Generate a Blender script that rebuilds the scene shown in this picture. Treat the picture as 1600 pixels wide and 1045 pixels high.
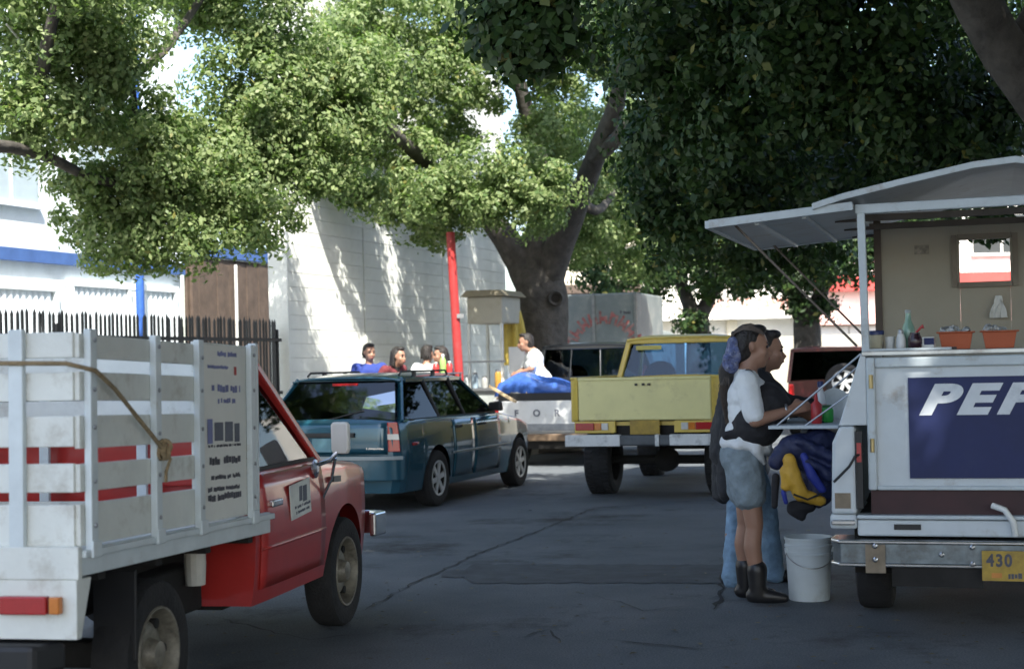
import bpy, bmesh, math, random
import numpy as np
from mathutils import Vector, Matrix, Euler
random.seed(7)
RAD = math.radians
SC = bpy.context.scene
COL = SC.collection
for _o in list(bpy.data.objects): bpy.data.objects.remove(_o)

# ------------------------------------------------------------------ camera, sky, sun, exposure
F = 2400.0; HY = 568.0; CH = 1.45; ROLL = RAD(1.3)
cr, sr = math.cos(ROLL), math.sin(ROLL)
cam_d = bpy.data.cameras.new('camera'); cam = bpy.data.objects.new('camera', cam_d); COL.objects.link(cam)
cam_d.sensor_width = 36; cam_d.lens = F/1600*36; cam_d.shift_y = (HY-522.5)/1600
cam_d.clip_end = 800; cam_d.clip_start = .05
CR = Vector((cr, 0, -sr)); CU = Vector((sr, 0, cr)); CB = Vector((0, -1, 0))
m = Matrix((CR, CU, CB)).transposed().to_4x4(); m.translation = Vector((0, 0, CH)); cam.matrix_world = m
SC.camera = cam
cam_d.dof.use_dof = True; cam_d.dof.focus_distance = 9.8; cam_d.dof.aperture_fstop = 3.2
SUN_EL = RAD(50); SUN_AZ = RAD(168)      # compass angle of the sun: 0 = +Y, clockwise
w = bpy.data.worlds.new('World'); SC.world = w; w.use_nodes = True
nt = w.node_tree; bg = nt.nodes['Background']; sky = nt.nodes.new('ShaderNodeTexSky')
sky.sky_type = 'NISHITA'; sky.sun_disc = False; sky.sun_elevation = SUN_EL; sky.sun_rotation = SUN_AZ
sky.dust_density = 2.0; sky.ozone_density = 1.0
nt.links.new(sky.outputs[0], bg.inputs[0]); bg.inputs[1].default_value = 0.15
sl = bpy.data.lights.new('sun', 'SUN'); sl.energy = 5.0; sl.angle = RAD(.53); sl.color = (1, .95, .86)
so = bpy.data.objects.new('sun', sl); COL.objects.link(so)
sv = Vector((math.sin(SUN_AZ)*math.cos(SUN_EL), math.cos(SUN_AZ)*math.cos(SUN_EL), math.sin(SUN_EL)))
so.rotation_euler = sv.to_track_quat('Z', 'Y').to_euler(); so.location = (-8, -10, 25)
SC.view_settings.view_transform = 'Standard'; SC.view_settings.look = 'None'
SC.view_settings.exposure = 1.42; SC.view_settings.gamma = 1.0
SC.render.engine = 'CYCLES'

# ------------------------------------------------------------------ pixel helpers (a pixel is a direction; depth or plane is given)
def ray(px, py): return Vector((0, 1, 0)) + CR*((px-800)/F) + CU*((HY-py)/F)
def G(px, py, z=0.0):
    r = ray(px, py); t = (z-CH)/r.z
    return Vector((r.x*t, r.y*t, z))
def D(px, py, Y):
    r = ray(px, py); return Vector((r.x*Y, Y, CH+r.z*Y))
def hdg(deg): a = RAD(deg); return Vector((math.sin(a), math.cos(a), 0)), Vector((math.cos(a), -math.sin(a), 0))

# ------------------------------------------------------------------ materials
MT = {}
def mat(name, rgb, rough=.6, metal=0., var=.18, scale=6., bump=0., bscale=40., dirt=None, dscale=2.5, coat=0., spec=.5, emit=None, dthr=.55):
    if name in MT: return MT[name]
    M = bpy.data.materials.new(name); M.use_nodes = True; n = M.node_tree; L = n.links
    b = n.nodes['Principled BSDF']; tc = n.nodes.new('ShaderNodeTexCoord')
    b.inputs['Roughness'].default_value = rough; b.inputs['Metallic'].default_value = metal
    b.inputs['Coat Weight'].default_value = coat; b.inputs['Coat Roughness'].default_value = .06
    b.inputs['Specular IOR Level'].default_value = spec
    no = n.nodes.new('ShaderNodeTexNoise'); no.inputs['Scale'].default_value = scale; no.inputs['Detail'].default_value = 6; no.inputs['Roughness'].default_value = .62
    L.new(tc.outputs['Object'], no.inputs['Vector'])
    rp = n.nodes.new('ShaderNodeValToRGB'); rp.color_ramp.elements[0].position = .3; rp.color_ramp.elements[1].position = .7
    rp.color_ramp.elements[0].color = tuple(max(0, c*(1-var)) for c in rgb)+(1,)
    rp.color_ramp.elements[1].color = tuple(min(1, c*(1+var)) for c in rgb)+(1,)
    L.new(no.outputs['Fac'], rp.inputs[0]); out = rp.outputs[0]
    if dirt:
        n2 = n.nodes.new('ShaderNodeTexNoise'); n2.inputs['Scale'].default_value = dscale; n2.inputs['Detail'].default_value = 9; n2.inputs['Roughness'].default_value = .7
        L.new(tc.outputs['Object'], n2.inputs['Vector'])
        r2 = n.nodes.new('ShaderNodeValToRGB'); r2.color_ramp.elements[0].position = dthr-.06; r2.color_ramp.elements[1].position = dthr+.16
        r2.color_ramp.elements[1].color = (.75, .75, .75, 1)
        L.new(n2.outputs['Fac'], r2.inputs[0]); mx = n.nodes.new('ShaderNodeMix'); mx.data_type = 'RGBA'
        L.new(r2.outputs[0], mx.inputs[0]); L.new(out, mx.inputs[6]); mx.inputs[7].default_value = tuple(dirt)+(1,); out = mx.outputs[2]
    L.new(out, b.inputs['Base Color'])
    if bump:
        n3 = n.nodes.new('ShaderNodeTexNoise'); n3.inputs['Scale'].default_value = bscale; n3.inputs['Detail'].default_value = 5
        L.new(tc.outputs['Object'], n3.inputs['Vector']); bp = n.nodes.new('ShaderNodeBump'); bp.inputs['Strength'].default_value = bump; bp.inputs['Distance'].default_value = .02
        L.new(n3.outputs['Fac'], bp.inputs['Height']); L.new(bp.outputs[0], b.inputs['Normal'])
    if emit: b.inputs['Emission Color'].default_value = tuple(rgb)+(1,); b.inputs['Emission Strength'].default_value = emit
    MT[name] = M; return M
def glass(name, tint, rough=.02, clear=.8, ior=1.5):
    if name in MT: return MT[name]
    M = bpy.data.materials.new(name); M.use_nodes = True; n = M.node_tree; L = n.links; n.nodes.remove(n.nodes['Principled BSDF'])
    o = n.nodes['Material Output']; tr = n.nodes.new('ShaderNodeBsdfTransparent'); tr.inputs[0].default_value = tuple(c*clear for c in tint)+(1,)
    gl = n.nodes.new('ShaderNodeBsdfGlossy'); gl.inputs['Roughness'].default_value = rough; fr = n.nodes.new('ShaderNodeFresnel'); fr.inputs[0].default_value = ior
    mx = n.nodes.new('ShaderNodeMixShader'); L.new(fr.outputs[0], mx.inputs[0]); L.new(tr.outputs[0], mx.inputs[1]); L.new(gl.outputs[0], mx.inputs[2]); L.new(mx.outputs[0], o.inputs[0])
    MT[name] = M; return M
def leafmat(name, a, b_, trans=.3):
    M = bpy.data.materials.new(name); M.use_nodes = True; n = M.node_tree; L = n.links
    p = n.nodes['Principled BSDF']; p.inputs['Roughness'].default_value = .5; p.inputs['Specular IOR Level'].default_value = .35
    g = n.nodes.new('ShaderNodeNewGeometry'); rp = n.nodes.new('ShaderNodeValToRGB')
    rp.color_ramp.elements[0].color = tuple(a)+(1,); rp.color_ramp.elements[1].color = tuple(b_)+(1,)
    e = rp.color_ramp.elements.new(.97); e.color = tuple(b_)+(1,); rp.color_ramp.elements[2].color = (.2, .19, .05, 1)
    L.new(g.outputs['Random Per Island'], rp.inputs[0]); L.new(rp.outputs[0], p.inputs['Base Color'])
    t = n.nodes.new('ShaderNodeBsdfTranslucent'); mm = n.nodes.new('ShaderNodeMix'); mm.data_type = 'RGBA'; mm.blend_type = 'MULTIPLY'; mm.inputs[0].default_value = 1
    L.new(rp.outputs[0], mm.inputs[6]); mm.inputs[7].default_value = (1.15, 1.45, .7, 1); L.new(mm.outputs[2], t.inputs[0])
    mx = n.nodes.new('ShaderNodeMixShader'); mx.inputs[0].default_value = trans; L.new(p.outputs[0], mx.inputs[1]); L.new(t.outputs[0], mx.inputs[2])
    L.new(mx.outputs[0], n.nodes['Material Output'].inputs[0]); MT[name] = M; return M

# ------------------------------------------------------------------ mesh builder
class MB:
    def __init__(s): s.v = []; s.f = []
    def add(s, v, f):
        k = len(s.v); s.v += [Vector(p) for p in v]; s.f += [tuple(i+k for i in q) for q in f]; return s
    def box(s, c, d, rot=None):
        x, y, z = d[0]/2, d[1]/2, d[2]/2
        P = [Vector((a*x, b*y, e*z)) for e in (-1, 1) for a, b in ((-1, -1), (1, -1), (1, 1), (-1, 1))]
        if rot is not None: R = Euler(rot).to_matrix(); P = [R @ p for p in P]
        c = Vector(c)
        return s.add([p+c for p in P], [(3, 2, 1, 0), (4, 5, 6, 7), (0, 1, 5, 4), (1, 2, 6, 5), (2, 3, 7, 6), (3, 0, 4, 7)])
    def bb(s, x0, x1, y0, y1, z0, z1): return s.box(((x0+x1)/2, (y0+y1)/2, (z0+z1)/2), (x1-x0, y1-y0, z1-z0))
    def hexa(s, P): return s.add(P, [(3, 2, 1, 0), (4, 5, 6, 7), (0, 1, 5, 4), (1, 2, 6, 5), (2, 3, 7, 6), (3, 0, 4, 7)])
    def beam(s, a, b, w, h, up=(0, 0, 1)):
        a = Vector(a); b = Vector(b); d = (b-a).normalized(); u = Vector(up)
        r = d.cross(u)
        if r.length < 1e-4: r = d.cross(Vector((0, 1, 0)))
        r.normalize(); u = r.cross(d).normalized(); r *= w/2; u *= h/2
        return s.hexa([a-r-u, a+r-u, a+r+u, a-r+u, b-r-u, b+r-u, b+r+u, b-r+u])
    def tube(s, pts, rad, n=10, cap=True, wob=0., seed=0):
        pts = [Vector(p) for p in pts]; k = len(pts)
        if not hasattr(rad, '__len__'): rad = [rad]*k
        rng = random.Random(seed); V = []; Fc = []; ref = None
        for i, p in enumerate(pts):
            d = (pts[min(i+1, k-1)]-pts[max(i-1, 0)]).normalized()
            if ref is None: ref = d.orthogonal().normalized()
            ref = (ref-d*ref.dot(d)).normalized(); q = d.cross(ref)
            for j in range(n):
                a = 2*math.pi*j/n; r = rad[i]*(1+wob*(math.sin(3*a+i*.5+seed)*.6+rng.uniform(-.5, .5)*.8))
                V.append(p+ref*(r*math.cos(a))+q*(r*math.sin(a)))
        for i in range(k-1):
            for j in range(n): Fc.append((i*n+j, i*n+(j+1) % n, (i+1)*n+(j+1) % n, (i+1)*n+j))
        if cap: Fc += [tuple(range(n-1, -1, -1)), tuple((k-1)*n+j for j in range(n))]
        return s.add(V, Fc)
    def lathe(s, prof, o=(0, 0, 0), ax='z', n=24, caps=True):
        o = Vector(o); V = []; Fc = []; k = len(prof)
        for r, h in prof:
            for j in range(n):
                a = 2*math.pi*j/n; c, t = r*math.cos(a), r*math.sin(a)
                V.append(o+Vector({'z': (c, t, h), 'x': (h, c, t), 'y': (t, h, c)}[ax]))
        for i in range(k-1):
            for j in range(n): Fc.append((i*n+j, i*n+(j+1) % n, (i+1)*n+(j+1) % n, (i+1)*n+j))
        if caps and prof[0][0] > 1e-4: Fc.append(tuple(range(n-1, -1, -1)))
        if caps and prof[-1][0] > 1e-4: Fc.append(tuple((k-1)*n+j for j in range(n)))
        return s.add(V, Fc)
    def prism(s, poly, a0, a1, ax='x'):
        f = {'x': lambda a, p: (a, p[0], p[1]), 'y': lambda a, p: (p[0], a, p[1]), 'z': lambda a, p: (p[0], p[1], a)}[ax]
        n = len(poly)
        return s.add([f(a0, p) for p in poly]+[f(a1, p) for p in poly],
                     [tuple(range(n-1, -1, -1)), tuple(range(n, 2*n))]+[(i, (i+1) % n, n+(i+1) % n, n+i) for i in range(n)])
    def grid(s, fn, us, vs):
        nv = len(vs); V = [fn(u, v) for u in us for v in vs]
        return s.add(V, [(i*nv+j, (i+1)*nv+j, (i+1)*nv+j+1, i*nv+j+1) for i in range(len(us)-1) for j in range(nv-1)])
    def xf(s, M): s.v = [M @ p for p in s.v]; return s
    def build(s, name, m, parent=None, smooth=None, bevel=0., solid=0.):
        me = bpy.data.meshes.new(name); me.from_pydata([tuple(p) for p in s.v], [], s.f); me.validate()
        bm = bmesh.new(); bm.from_mesh(me); bmesh.ops.recalc_face_normals(bm, faces=bm.faces); bm.to_mesh(me); bm.free()
        o = link(name, me, m, parent, smooth, bevel, solid)
        if name in ('print', 'badge'): o['kind'] = 'stuff'
        return o
def link(name, me, m, parent=None, smooth=None, bevel=0., solid=0.):
    if m is not None: me.materials.clear(); me.materials.append(m)
    if smooth is not None: me.shade_smooth(); me.set_sharp_from_angle(angle=RAD(smooth))
    o = bpy.data.objects.new(name, me); COL.objects.link(o)
    if parent is not None: o.parent = parent
    if solid: q = o.modifiers.new('solid', 'SOLIDIFY'); q.thickness = solid; q.offset = 0
    if bevel: q = o.modifiers.new('bevel', 'BEVEL'); q.width = bevel; q.segments = 2; q.limit_method = 'ANGLE'; q.angle_limit = RAD(40)
    return o
def tag(o, label, cat, group=None, kind=None):
    if label: o['label'] = label
    if cat: o['category'] = cat
    if group: o['group'] = group
    if kind: o['kind'] = kind
    return o
def thing(name, label, cat, loc=(0, 0, 0), rz=0., group=None, rx=0.):
    o = bpy.data.objects.new(name, None); COL.objects.link(o); o.empty_display_size = .2
    o.location = loc; o.rotation_euler = (rx, 0, rz); return tag(o, label, cat, group)
def struct(o): o['kind'] = 'structure'; return o
def interp(xs, ys): return lambda t: float(np.interp(t, xs, ys))
def text_me(s, size, depth=.003, shear=0., off=0., sx=1., space=1.):
    c = bpy.data.curves.new('letters', 'FONT'); c.body = s; c.size = size; c.extrude = depth; c.shear = shear; c.offset = off
    c.align_x = 'CENTER'; c.align_y = 'CENTER'; c.space_character = space
    o = bpy.data.objects.new('letters', c); COL.objects.link(o); dg = bpy.context.evaluated_depsgraph_get()
    me = bpy.data.meshes.new_from_object(o.evaluated_get(dg)); bpy.data.objects.remove(o)
    for v in me.vertices: v.co.x *= sx
    return me
def text(name, s, size, M, m, parent, width=None, **k):
    me = text_me(s, size, **k)
    if width:
        x0 = min(v.co.x for v in me.vertices); x1 = max(v.co.x for v in me.vertices)
        for v in me.vertices: v.co.x = (v.co.x-x0)/(x1-x0)*width
    me.transform(M); return link(name, me, m, parent)
def letters(s, size, M, m, parent, width, gap=.12, name='letter', **k):
    ms = [text_me(c, size, **k) if c != ' ' else None for c in s]; W = []
    for me in ms:
        if me is None: W.append(size*.3); continue
        x0 = min(v.co.x for v in me.vertices); x1 = max(v.co.x for v in me.vertices); W.append(x1-x0)
        for v in me.vertices: v.co.x -= x0
    tot = sum(W)+gap*size*(len(s)-1); f = width/tot; x = 0
    for me, w_ in zip(ms, W):
        if me is not None:
            for v in me.vertices: v.co.x = (v.co.x+x)*f
            me.transform(M); link(name, me, m, parent)
        x += w_+gap*size
def marks(mb, P, U, V, rows, seed=1, th=.0015):
    """worn rows of print too blurred to read: short uneven strokes"""
    rng = random.Random(seed); P = Vector(P); U = Vector(U); V = Vector(V); N = U.cross(V).normalized()*th
    for (v, h, u0, u1) in rows:
        u = u0
        while u < u1:
            w = min(rng.uniform(.5, 1.1)*h, u1-u); d = rng.uniform(-.12, .12)*h
            if rng.random() < .86:
                hh = h*rng.uniform(.7, 1)
                a = P+U*u+V*(v+d); q = [a, a+U*w*.8, a+U*w*.8+V*hh, a+V*hh]; mb.hexa([p+N*.2 for p in q]+[p+N for p in q])
            u += w

# ------------------------------------------------------------------ palette
chrome = mat('chrome', (.62, .64, .66), .22, 1., .12, 12, dirt=(.22, .17, .12), dscale=6, dthr=.6)
rubber = mat('tyre rubber', (.018, .018, .019), .85, 0, .3, 14, bump=.3, bscale=60)
black = mat('black trim', (.012, .012, .013), .55, 0, .2, 9)
under = mat('dirty underbody', (.016, .015, .014), .9, 0, .4, 5)
redlens = mat('red lamp lens', (.36, .012, .015), .16, 0, .1, 30, coat=.4)
amber = mat('amber lamp lens', (.55, .17, .02), .16, 0, .1, 30, coat=.4)
clearlens = mat('clear lamp lens', (.55, .55, .52), .14, 0, .1, 30, coat=.5)
steel = mat('dull steel', (.34, .35, .36), .42, .9, .2, 10)
pipe_w = mat('white painted pipe', (.62, .64, .62), .45, 0, .12, 6, dirt=(.25, .16, .09), dscale=7, dthr=.63)
platey = mat('yellow plate paint', (.36, .24, .03), .5, 0, .2, 20, dirt=(.2, .13, .03), dscale=9)
ink = mat('black ink', (.07, .07, .085), .7, 0, .2, 9)
blueink = mat('blue ink', (.17, .19, .36), .7, 0, .2, 9)
redink = mat('red sign paint', (.42, .05, .04), .7, 0, .3, 9)

# ------------------------------------------------------------------ ground
SD, SN = hdg(20)                                  # street direction, and the normal pointing from the wall to the street
W0 = D(455, 600, 21.5); W0.z = 0
def S(t, u, z=0.): p = W0+SD*t+SN*u; return Vector((p.x, p.y, z))
SRZ = -RAD(20)
def asphalt():
    M = bpy.data.materials.new('worn asphalt'); M.use_nodes = True; n = M.node_tree; L = n.links; b = n.nodes['Principled BSDF']
    tc = n.nodes.new('ShaderNodeTexCoord')
    def noise(s, d=6, r=.65):
        q = n.nodes.new('ShaderNodeTexNoise'); q.inputs['Scale'].default_value = s; q.inputs['Detail'].default_value = d; q.inputs['Roughness'].default_value = r
        L.new(tc.outputs['Object'], q.inputs['Vector']); return q.outputs['Fac']
    def ramp(f, a, c, p0=.3, p1=.7):
        q = n.nodes.new('ShaderNodeValToRGB'); q.color_ramp.elements[0].position = p0; q.color_ramp.elements[1].position = p1
        q.color_ramp.elements[0].color = a; q.color_ramp.elements[1].color = c; L.new(f, q.inputs[0]); return q.outputs[0]
    base = ramp(noise(.9, 8), (.078, .092, .104, 1), (.142, .156, .166, 1))
    fine = ramp(noise(90, 3), (.45, .45, .45, 1), (1.6, 1.6, 1.6, 1))
    m1 = n.nodes.new('ShaderNodeMix'); m1.data_type = 'RGBA'; m1.blend_type = 'MULTIPLY'; m1.inputs[0].default_value = .8
    L.new(base, m1.inputs[6]); L.new(fine, m1.inputs[7])
    st = ramp(noise(.55, 10, .75), (0, 0, 0, 1), (1, 1, 1, 1), .53, .66)
    m2 = n.nodes.new('ShaderNodeMix'); m2.data_type = 'RGBA'; L.new(st, m2.inputs[0]); L.new(m1.outputs[2], m2.inputs[6]); m2.inputs[7].default_value = (.028, .028, .03, 1)
    L.new(m2.outputs[2], b.inputs['Base Color']); b.inputs['Roughness'].default_value = .72; b.inputs['Specular IOR Level'].default_value = .35
    bp = n.nodes.new('ShaderNodeBump'); bp.inputs['Strength'].default_value = .55; bp.inputs['Distance'].default_value = .012
    L.new(noise(130, 4), bp.inputs['Height']); L.new(bp.outputs[0], b.inputs['Normal']); return M
ASP = asphalt()
struct(MB().grid(lambda u, v: (u, v, 0), [-300, -60, -20, 20, 60, 300], [-300, -60, 0, 30, 80, 300]).build('road', ASP))
# darker trench patch across the road, with a ragged edge
rng = random.Random(3); patch_m = mat('dark asphalt patch', (.066, .075, .083), .8, 0, .3, 5, bump=.6, bscale=120)
pa = MB(); N = 46
top = [G(690+i*(1240-690)/N, 881+rng.uniform(-1.2, 1.2)+(9 if i < 4 else 0), .004) for i in range(N+1)]; bot = [G(690+i*(1240-690)/N, 910+rng.uniform(-1.2, 1.2)-(9 if i < 4 else 0), .004) for i in range(N+1)]
pa.add(top+bot, [(i, i+1, N+2+i, N+1+i) for i in range(N)]); struct(pa.build('road_patch', patch_m))
crack_m = mat('tar crack', (.013, .013, .014), .7, 0, .3, 8)
def crack(pts, w, seed):
    rng = random.Random(seed); P = []
    for a, b in zip(pts[:-1], pts[1:]):
        A = G(*a); B = G(*b); n = max(3, int((B-A).length/.09))
        for i in range(n): P.append(A.lerp(B, i/n)+Vector((rng.uniform(-.022, .022), rng.uniform(-.022, .022), .007)))
    V = []; 
    for i, p in enumerate(P):
        d = (P[min(i+1, len(P)-1)]-P[max(i-1, 0)]).normalized(); q = Vector((-d.y, d.x, 0))*w*rng.uniform(.2, .85)*(1 if 1 < i < len(P)-2 else .3); V += [p-q, p+q]
    struct(MB().add(V, [(2*i, 2*i+1, 2*i+3, 2*i+2) for i in range(len(P)-1)]).build('road_crack', crack_m))
crack([(560, 958), (640, 915), (740, 868), (850, 826), (935, 792)], .014, 1)
crack([(585, 930), (660, 938)], .008, 2); crack([(1118, 952), (1128, 925), (1124, 905), (1130, 890)], .02, 4)
crack([(330, 965), (480, 1000), (640, 985)], .012, 5); crack([(800, 1000), (860, 985), (880, 1010)], .010, 6); crack([(930, 930), (1010, 955), (1090, 945)], .008, 8)
crack([(950, 1000), (1100, 1015), (1180, 1002)], .012, 9)
conc = mat('pavement concrete', (.3, .29, .27), .85, 0, .2, 3, bump=.3, bscale=60, dirt=(.13, .12, .11), dscale=1.4)
def flat_box(name, t0, t1, u0, u1, z0, z1, m):
    b = MB(); b.hexa([S(t0, u0, z0), S(t1, u0, z0), S(t1, u1, z0), S(t0, u1, z0), S(t0, u0, z1), S(t1, u0, z1), S(t1, u1, z1), S(t0, u1, z1)]); return b.build(name, m)
sw = struct(flat_box('sidewalk', -26, 12, -9, 2.08, -.05, .125, conc))
for i in range(24):
    k = flat_box('kerb', -26+i*1.6+.008, -26+(i+1)*1.6-.008, 2.085, 2.24, -.05, .14, conc); struct(k)

# ------------------------------------------------------------------ block wall (left), courses as separate pieces
wallp = mat('white painted block', (.76, .78, .74), .8, 0, .05, 3, bump=.25, bscale=45, dirt=(.6, .62, .57), dscale=1.2, dthr=.56)
mort = mat('wall joint', (.62, .63, .6), .9, 0, .1, 6)
bw = thing('block_wall', 'tall white painted concrete block wall streaked with tree shadows', 'wall', S(0, 0), SRZ)
# local frame: x = out to the street, y = along the street
MB().bb(-.26, -.03, .0, 8.8, 0, 7.0).build('wall_core', mort, bw)
segs = [(0, 2.42), (2.45, 5.6), (5.63, 8.8)]
for (a, b) in segs:
    cm = None
    for k in range(35):
        if cm is None: cm = MB().bb(-.03, 0, a, b, .0015, .1975).build('course', wallp, bw, bevel=.003)
        else:
            o = cm.copy(); COL.objects.link(o); o.parent = bw; o.location = (random.uniform(-.004, .003), 0, k*.2)
MB().bb(-.31, -.262, -.0, 8.8, 0, 7.02).build('rear_face', wallp, bw)
MB().bb(-.30, .006, -.05, -.003, 0, 7.03).build('end_face', wallp, bw, bevel=.008)
MB().bb(-.36, .05, -.08, 8.85, 7.04, 7.14).build('coping', wallp, bw, bevel=.01)
# ------------------------------------------------------------------ picket fence
fen = mat('black fence paint', (.02, .022, .024), .5, 0, .3, 10, dirt=(.08, .05, .03), dscale=8, dthr=.62)
fc = thing('picket_fence', 'tall dark metal picket fence between stake truck and white building', 'fence', S(0, -.12), SRZ)
pk = None; n = 0
for i in range(92):
    y = -.2-i*.0857
    if pk is None:
        b = MB(); b.bb(-.011, .011, -.013, .013, .125, 2.10); b.add([(-.011, -.013, 2.10), (.011, -.013, 2.10), (.011, .013, 2.10), (-.011, .013, 2.10), (0, 0, 2.15)], [(0, 1, 4), (1, 2, 4), (2, 3, 4), (3, 0, 4)])
        pk = b.build('picket', fen, fc); o = pk
    else: o = pk.copy(); COL.objects.link(o); o.parent = fc
    o.location = (random.uniform(-.004, .004), y, random.uniform(-.02, .015)); o.rotation_euler = (random.uniform(-.012, .012), random.uniform(-.006, .006), 0)
for z in (.35, 1.1, 1.83): MB().bb(.019, .052, -8.0, -.12, z, z+.045).build('rail', fen, fc)
for y in (-.16, -2.6, -5.1, -7.9): MB().bb(-.04, .017, y-.02, y+.02, .125, 2.0).build('post', fen, fc)
# ------------------------------------------------------------------ white and blue building in the yard
bwht = mat('pale building paint', (.7, .76, .78), .75, 0, .06, 2, dirt=(.5, .55, .56), dscale=1.1)
bblue = mat('blue trim paint', (.05, .11, .29), .6, 0, .15, 5)
corr = mat('corrugated white sheet', (.66, .73, .77), .5, 0, .06, 3)
brown = mat('brown boards', (.085, .06, .045), .8, 0, .3, 4, bump=.4, bscale=25)
by = thing('yard_building', 'white building with blue band and corrugated garage panels behind the fence', 'building', S(0, -3.7), SRZ)
MB().bb(-5, -.06, -16, 3.2, .12, 8.2).build('wall', bwht, by)
MB().bb(-.058, .04, -16, 3.2, 3.06, 3.24).build('blue_band', bblue, by)
MB().bb(-.058, .12, -16, 3.2, 5.25, 5.33).build('string_course', bwht, by, bevel=.01)
for (a, b, zz) in ((-2.3, -.25, 2.75), (.05, 1.6, 2.85), (1.75, 2.95, 2.85), (-4.9, -2.6, 2.75)):
    g = MB()
    P = []; yv = np.arange(a+.08, b-.08, .035)
    prof = [(y, .02 if (i//2) % 2 else -.004) for i, y in enumerate(yv)]
    V = [(x, y, z) for y, x in prof for z in (.14, zz-.1)]; g.add(V, [(2*i, 2*i+2, 2*i+3, 2*i+1) for i in range(len(prof)-1)])
    pn = g.build('garage_panel', corr, by)
    for (p, q, r, s_) in ((a, a+.08, .13, zz), (b-.08, b, .13, zz)): MB().bb(-.055, .05, p, q, r, s_).build('frame', bwht, pn, bevel=.006)
    MB().bb(-.055, .055, a-.02, b+.02, zz-.1, zz+.002).build('frame', bwht, pn, bevel=.006)
for (a, z0, z1) in ((-3.6, 3.9, 5.0), (-1.2, 3.9, 5.0), (1.0, 3.9, 5.0), (-3.6, 5.9, 7.1), (-1.2, 5.9, 7.1), (1.0, 5.9, 7.1)):
    wn = MB().bb(-.058, -.02, a-.6, a+.6, z0, z1).build('window', mat('grey window glass', (.35, .42, .45), .15, 0, .1, 3), by)
    MB().bb(-.058, .03, a-.66, a+.66, z0-.07, z0-.002).build('sill', bwht, wn); MB().bb(-.019, 0, a-.02, a+.02, z0, z1).build('mullion', bwht, wn)
bg_ = thing('board_gate', 'brown board gate with blue beam beside the end of block wall', 'gate', S(3.3, -3.6), SRZ)
yy = 0.0; bi = 0
while yy < 3.3:
    ww = random.uniform(.17, .23); MB().bb(random.uniform(-.012, .006)-.05, random.uniform(-.006, .012), yy+.005, yy+ww-.005, .13, 3.35+random.uniform(-.02, .02)).build('board', brown, bg_); yy += ww
MB().bb(-.12, .05, -.05, 3.4, 3.4, 3.62).build('beam', bblue, bg_); MB().bb(-.12, -.06, -.05, 3.4, .13, 3.39).build('backing', brown, bg_)
MB().tube([(.06, 1.35, .13), (.06, 1.35, 3.3)], .028, 10).build('drain_pipe', pipe_w, bg_)
def pole(name, label, p, r, h, m, lean=(0, 0), cap=True):
    t = thing(name, label, 'pole', p)
    MB().tube([(0, 0, 0), (lean[0]*.5, lean[1]*.5, h*.5), (lean[0], lean[1], h)], [r*1.05, r, r*.95], 16).build('shaft', m, t, smooth=40)
    MB().lathe([(r*2.1, 0), (r*2.1, .02), (r*1.3, .03), (r*1.3, .12)], n=16).build('base_plate', m, t)
    for k in range(4): MB().lathe([(.012, 0), (.012, .035)], (r*1.7*math.cos(k*1.57+.78), r*1.7*math.sin(k*1.57+.78), .02), n=6).build('bolt', steel, t)
    return t
pb = D(222, 600, 22.6); pole('blue_pole', 'slim blue steel pole rising behind picket fence into leaves', (pb.x, pb.y, .125), .062, 8.0, mat('blue pole paint', (.03, .1, .36), .45, 0, .2, 6))
pr = D(722, 600, 22.3); red_paint = mat('red pole paint', (.36, .028, .028), .5, 0, .2, 6, dirt=(.28, .05, .05), dscale=5)
rp_ = pole('red_pole', 'square-looking bright red post beside the sidewalk food stall', (pr.x, pr.y, .125), .066, 3.25, red_paint, (-.12, 0))
MB().bb(-.05, .05, -.09, -.075, 2.0, 2.06).build('bracket', steel, rp_)
c0, c1 = D(10, 38, 15.0), D(330, 330, 20.0)
cb = MB().tube([c0.lerp(c1, i/12)-Vector((0, 0, .25*math.sin(math.pi*i/12))) for i in range(13)], .010, 6).build('overhead_cable', mat('pale cable', (.5, .5, .46), .6)); tag(cb, 'thin pale cable sloping through the leaves at upper left', 'cable')

# ------------------------------------------------------------------ far buildings across the end of the street
cream = mat('cream wall', (.72, .66, .52), .8, 0, .07, 1.5, dirt=(.5, .45, .35), dscale=.8, dthr=.58)
fwht = mat('far white wall', (.78, .76, .7), .8, 0, .06, 1.5, dirt=(.55, .52, .46), dscale=.9, dthr=.58)
fred = mat('red band paint', (.5, .06, .05), .65, 0, .15, 2)
dglass = mat('dark shop glass', (.03, .035, .04), .08, 0, .1, 2)
def house(name, label, px0, px1, Y, h, m, extra, ang=0):
    a = D(px0, 568, Y); b = D(px1, 568, Y); L = b.x-a.x
    t = thing(name, label, 'building', (a.x, Y, 0), ang)
    MB().bb(0, L, .02, 6, 0, h).build('wall', m, t); MB().bb(-.15, L+.15, -.12, 6.1, h+.003, h+.2).build('roof', m, t, bevel=.02); extra(t, L); return t
def door(t, x0, x1, h, m, fm):
    d = MB().bb(x0, x1, -.03, .017, 0, h).build('door', m, t); MB().bb(x0-.08, x0-.002, -.06, .017, 0, h+.08).build('frame', fm, d); MB().bb(x1+.002, x1+.08, -.06, .017, 0, h+.08).build('frame', fm, d); MB().bb(x0-.001, x1+.001, -.06, .017, h+.002, h+.08).build('frame', fm, d); MB().bb(x1-.15, x1-.1, -.07, -.032, 1.0, 1.1).build('handle', steel, d)
def win(t, x0, x1, z0, z1, fm):
    wn = MB().bb(x0, x1, -.01, .017, z0, z1).build('window', dglass, t)
    MB().bb(x0-.07, x1+.07, -.09, .017, z0-.08, z0-.002).build('sill', fm, wn); MB().bb((x0+x1)/2-.03, (x0+x1)/2+.03, -.04, -.012, z0, z1).build('mullion', fm, wn)
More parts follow.
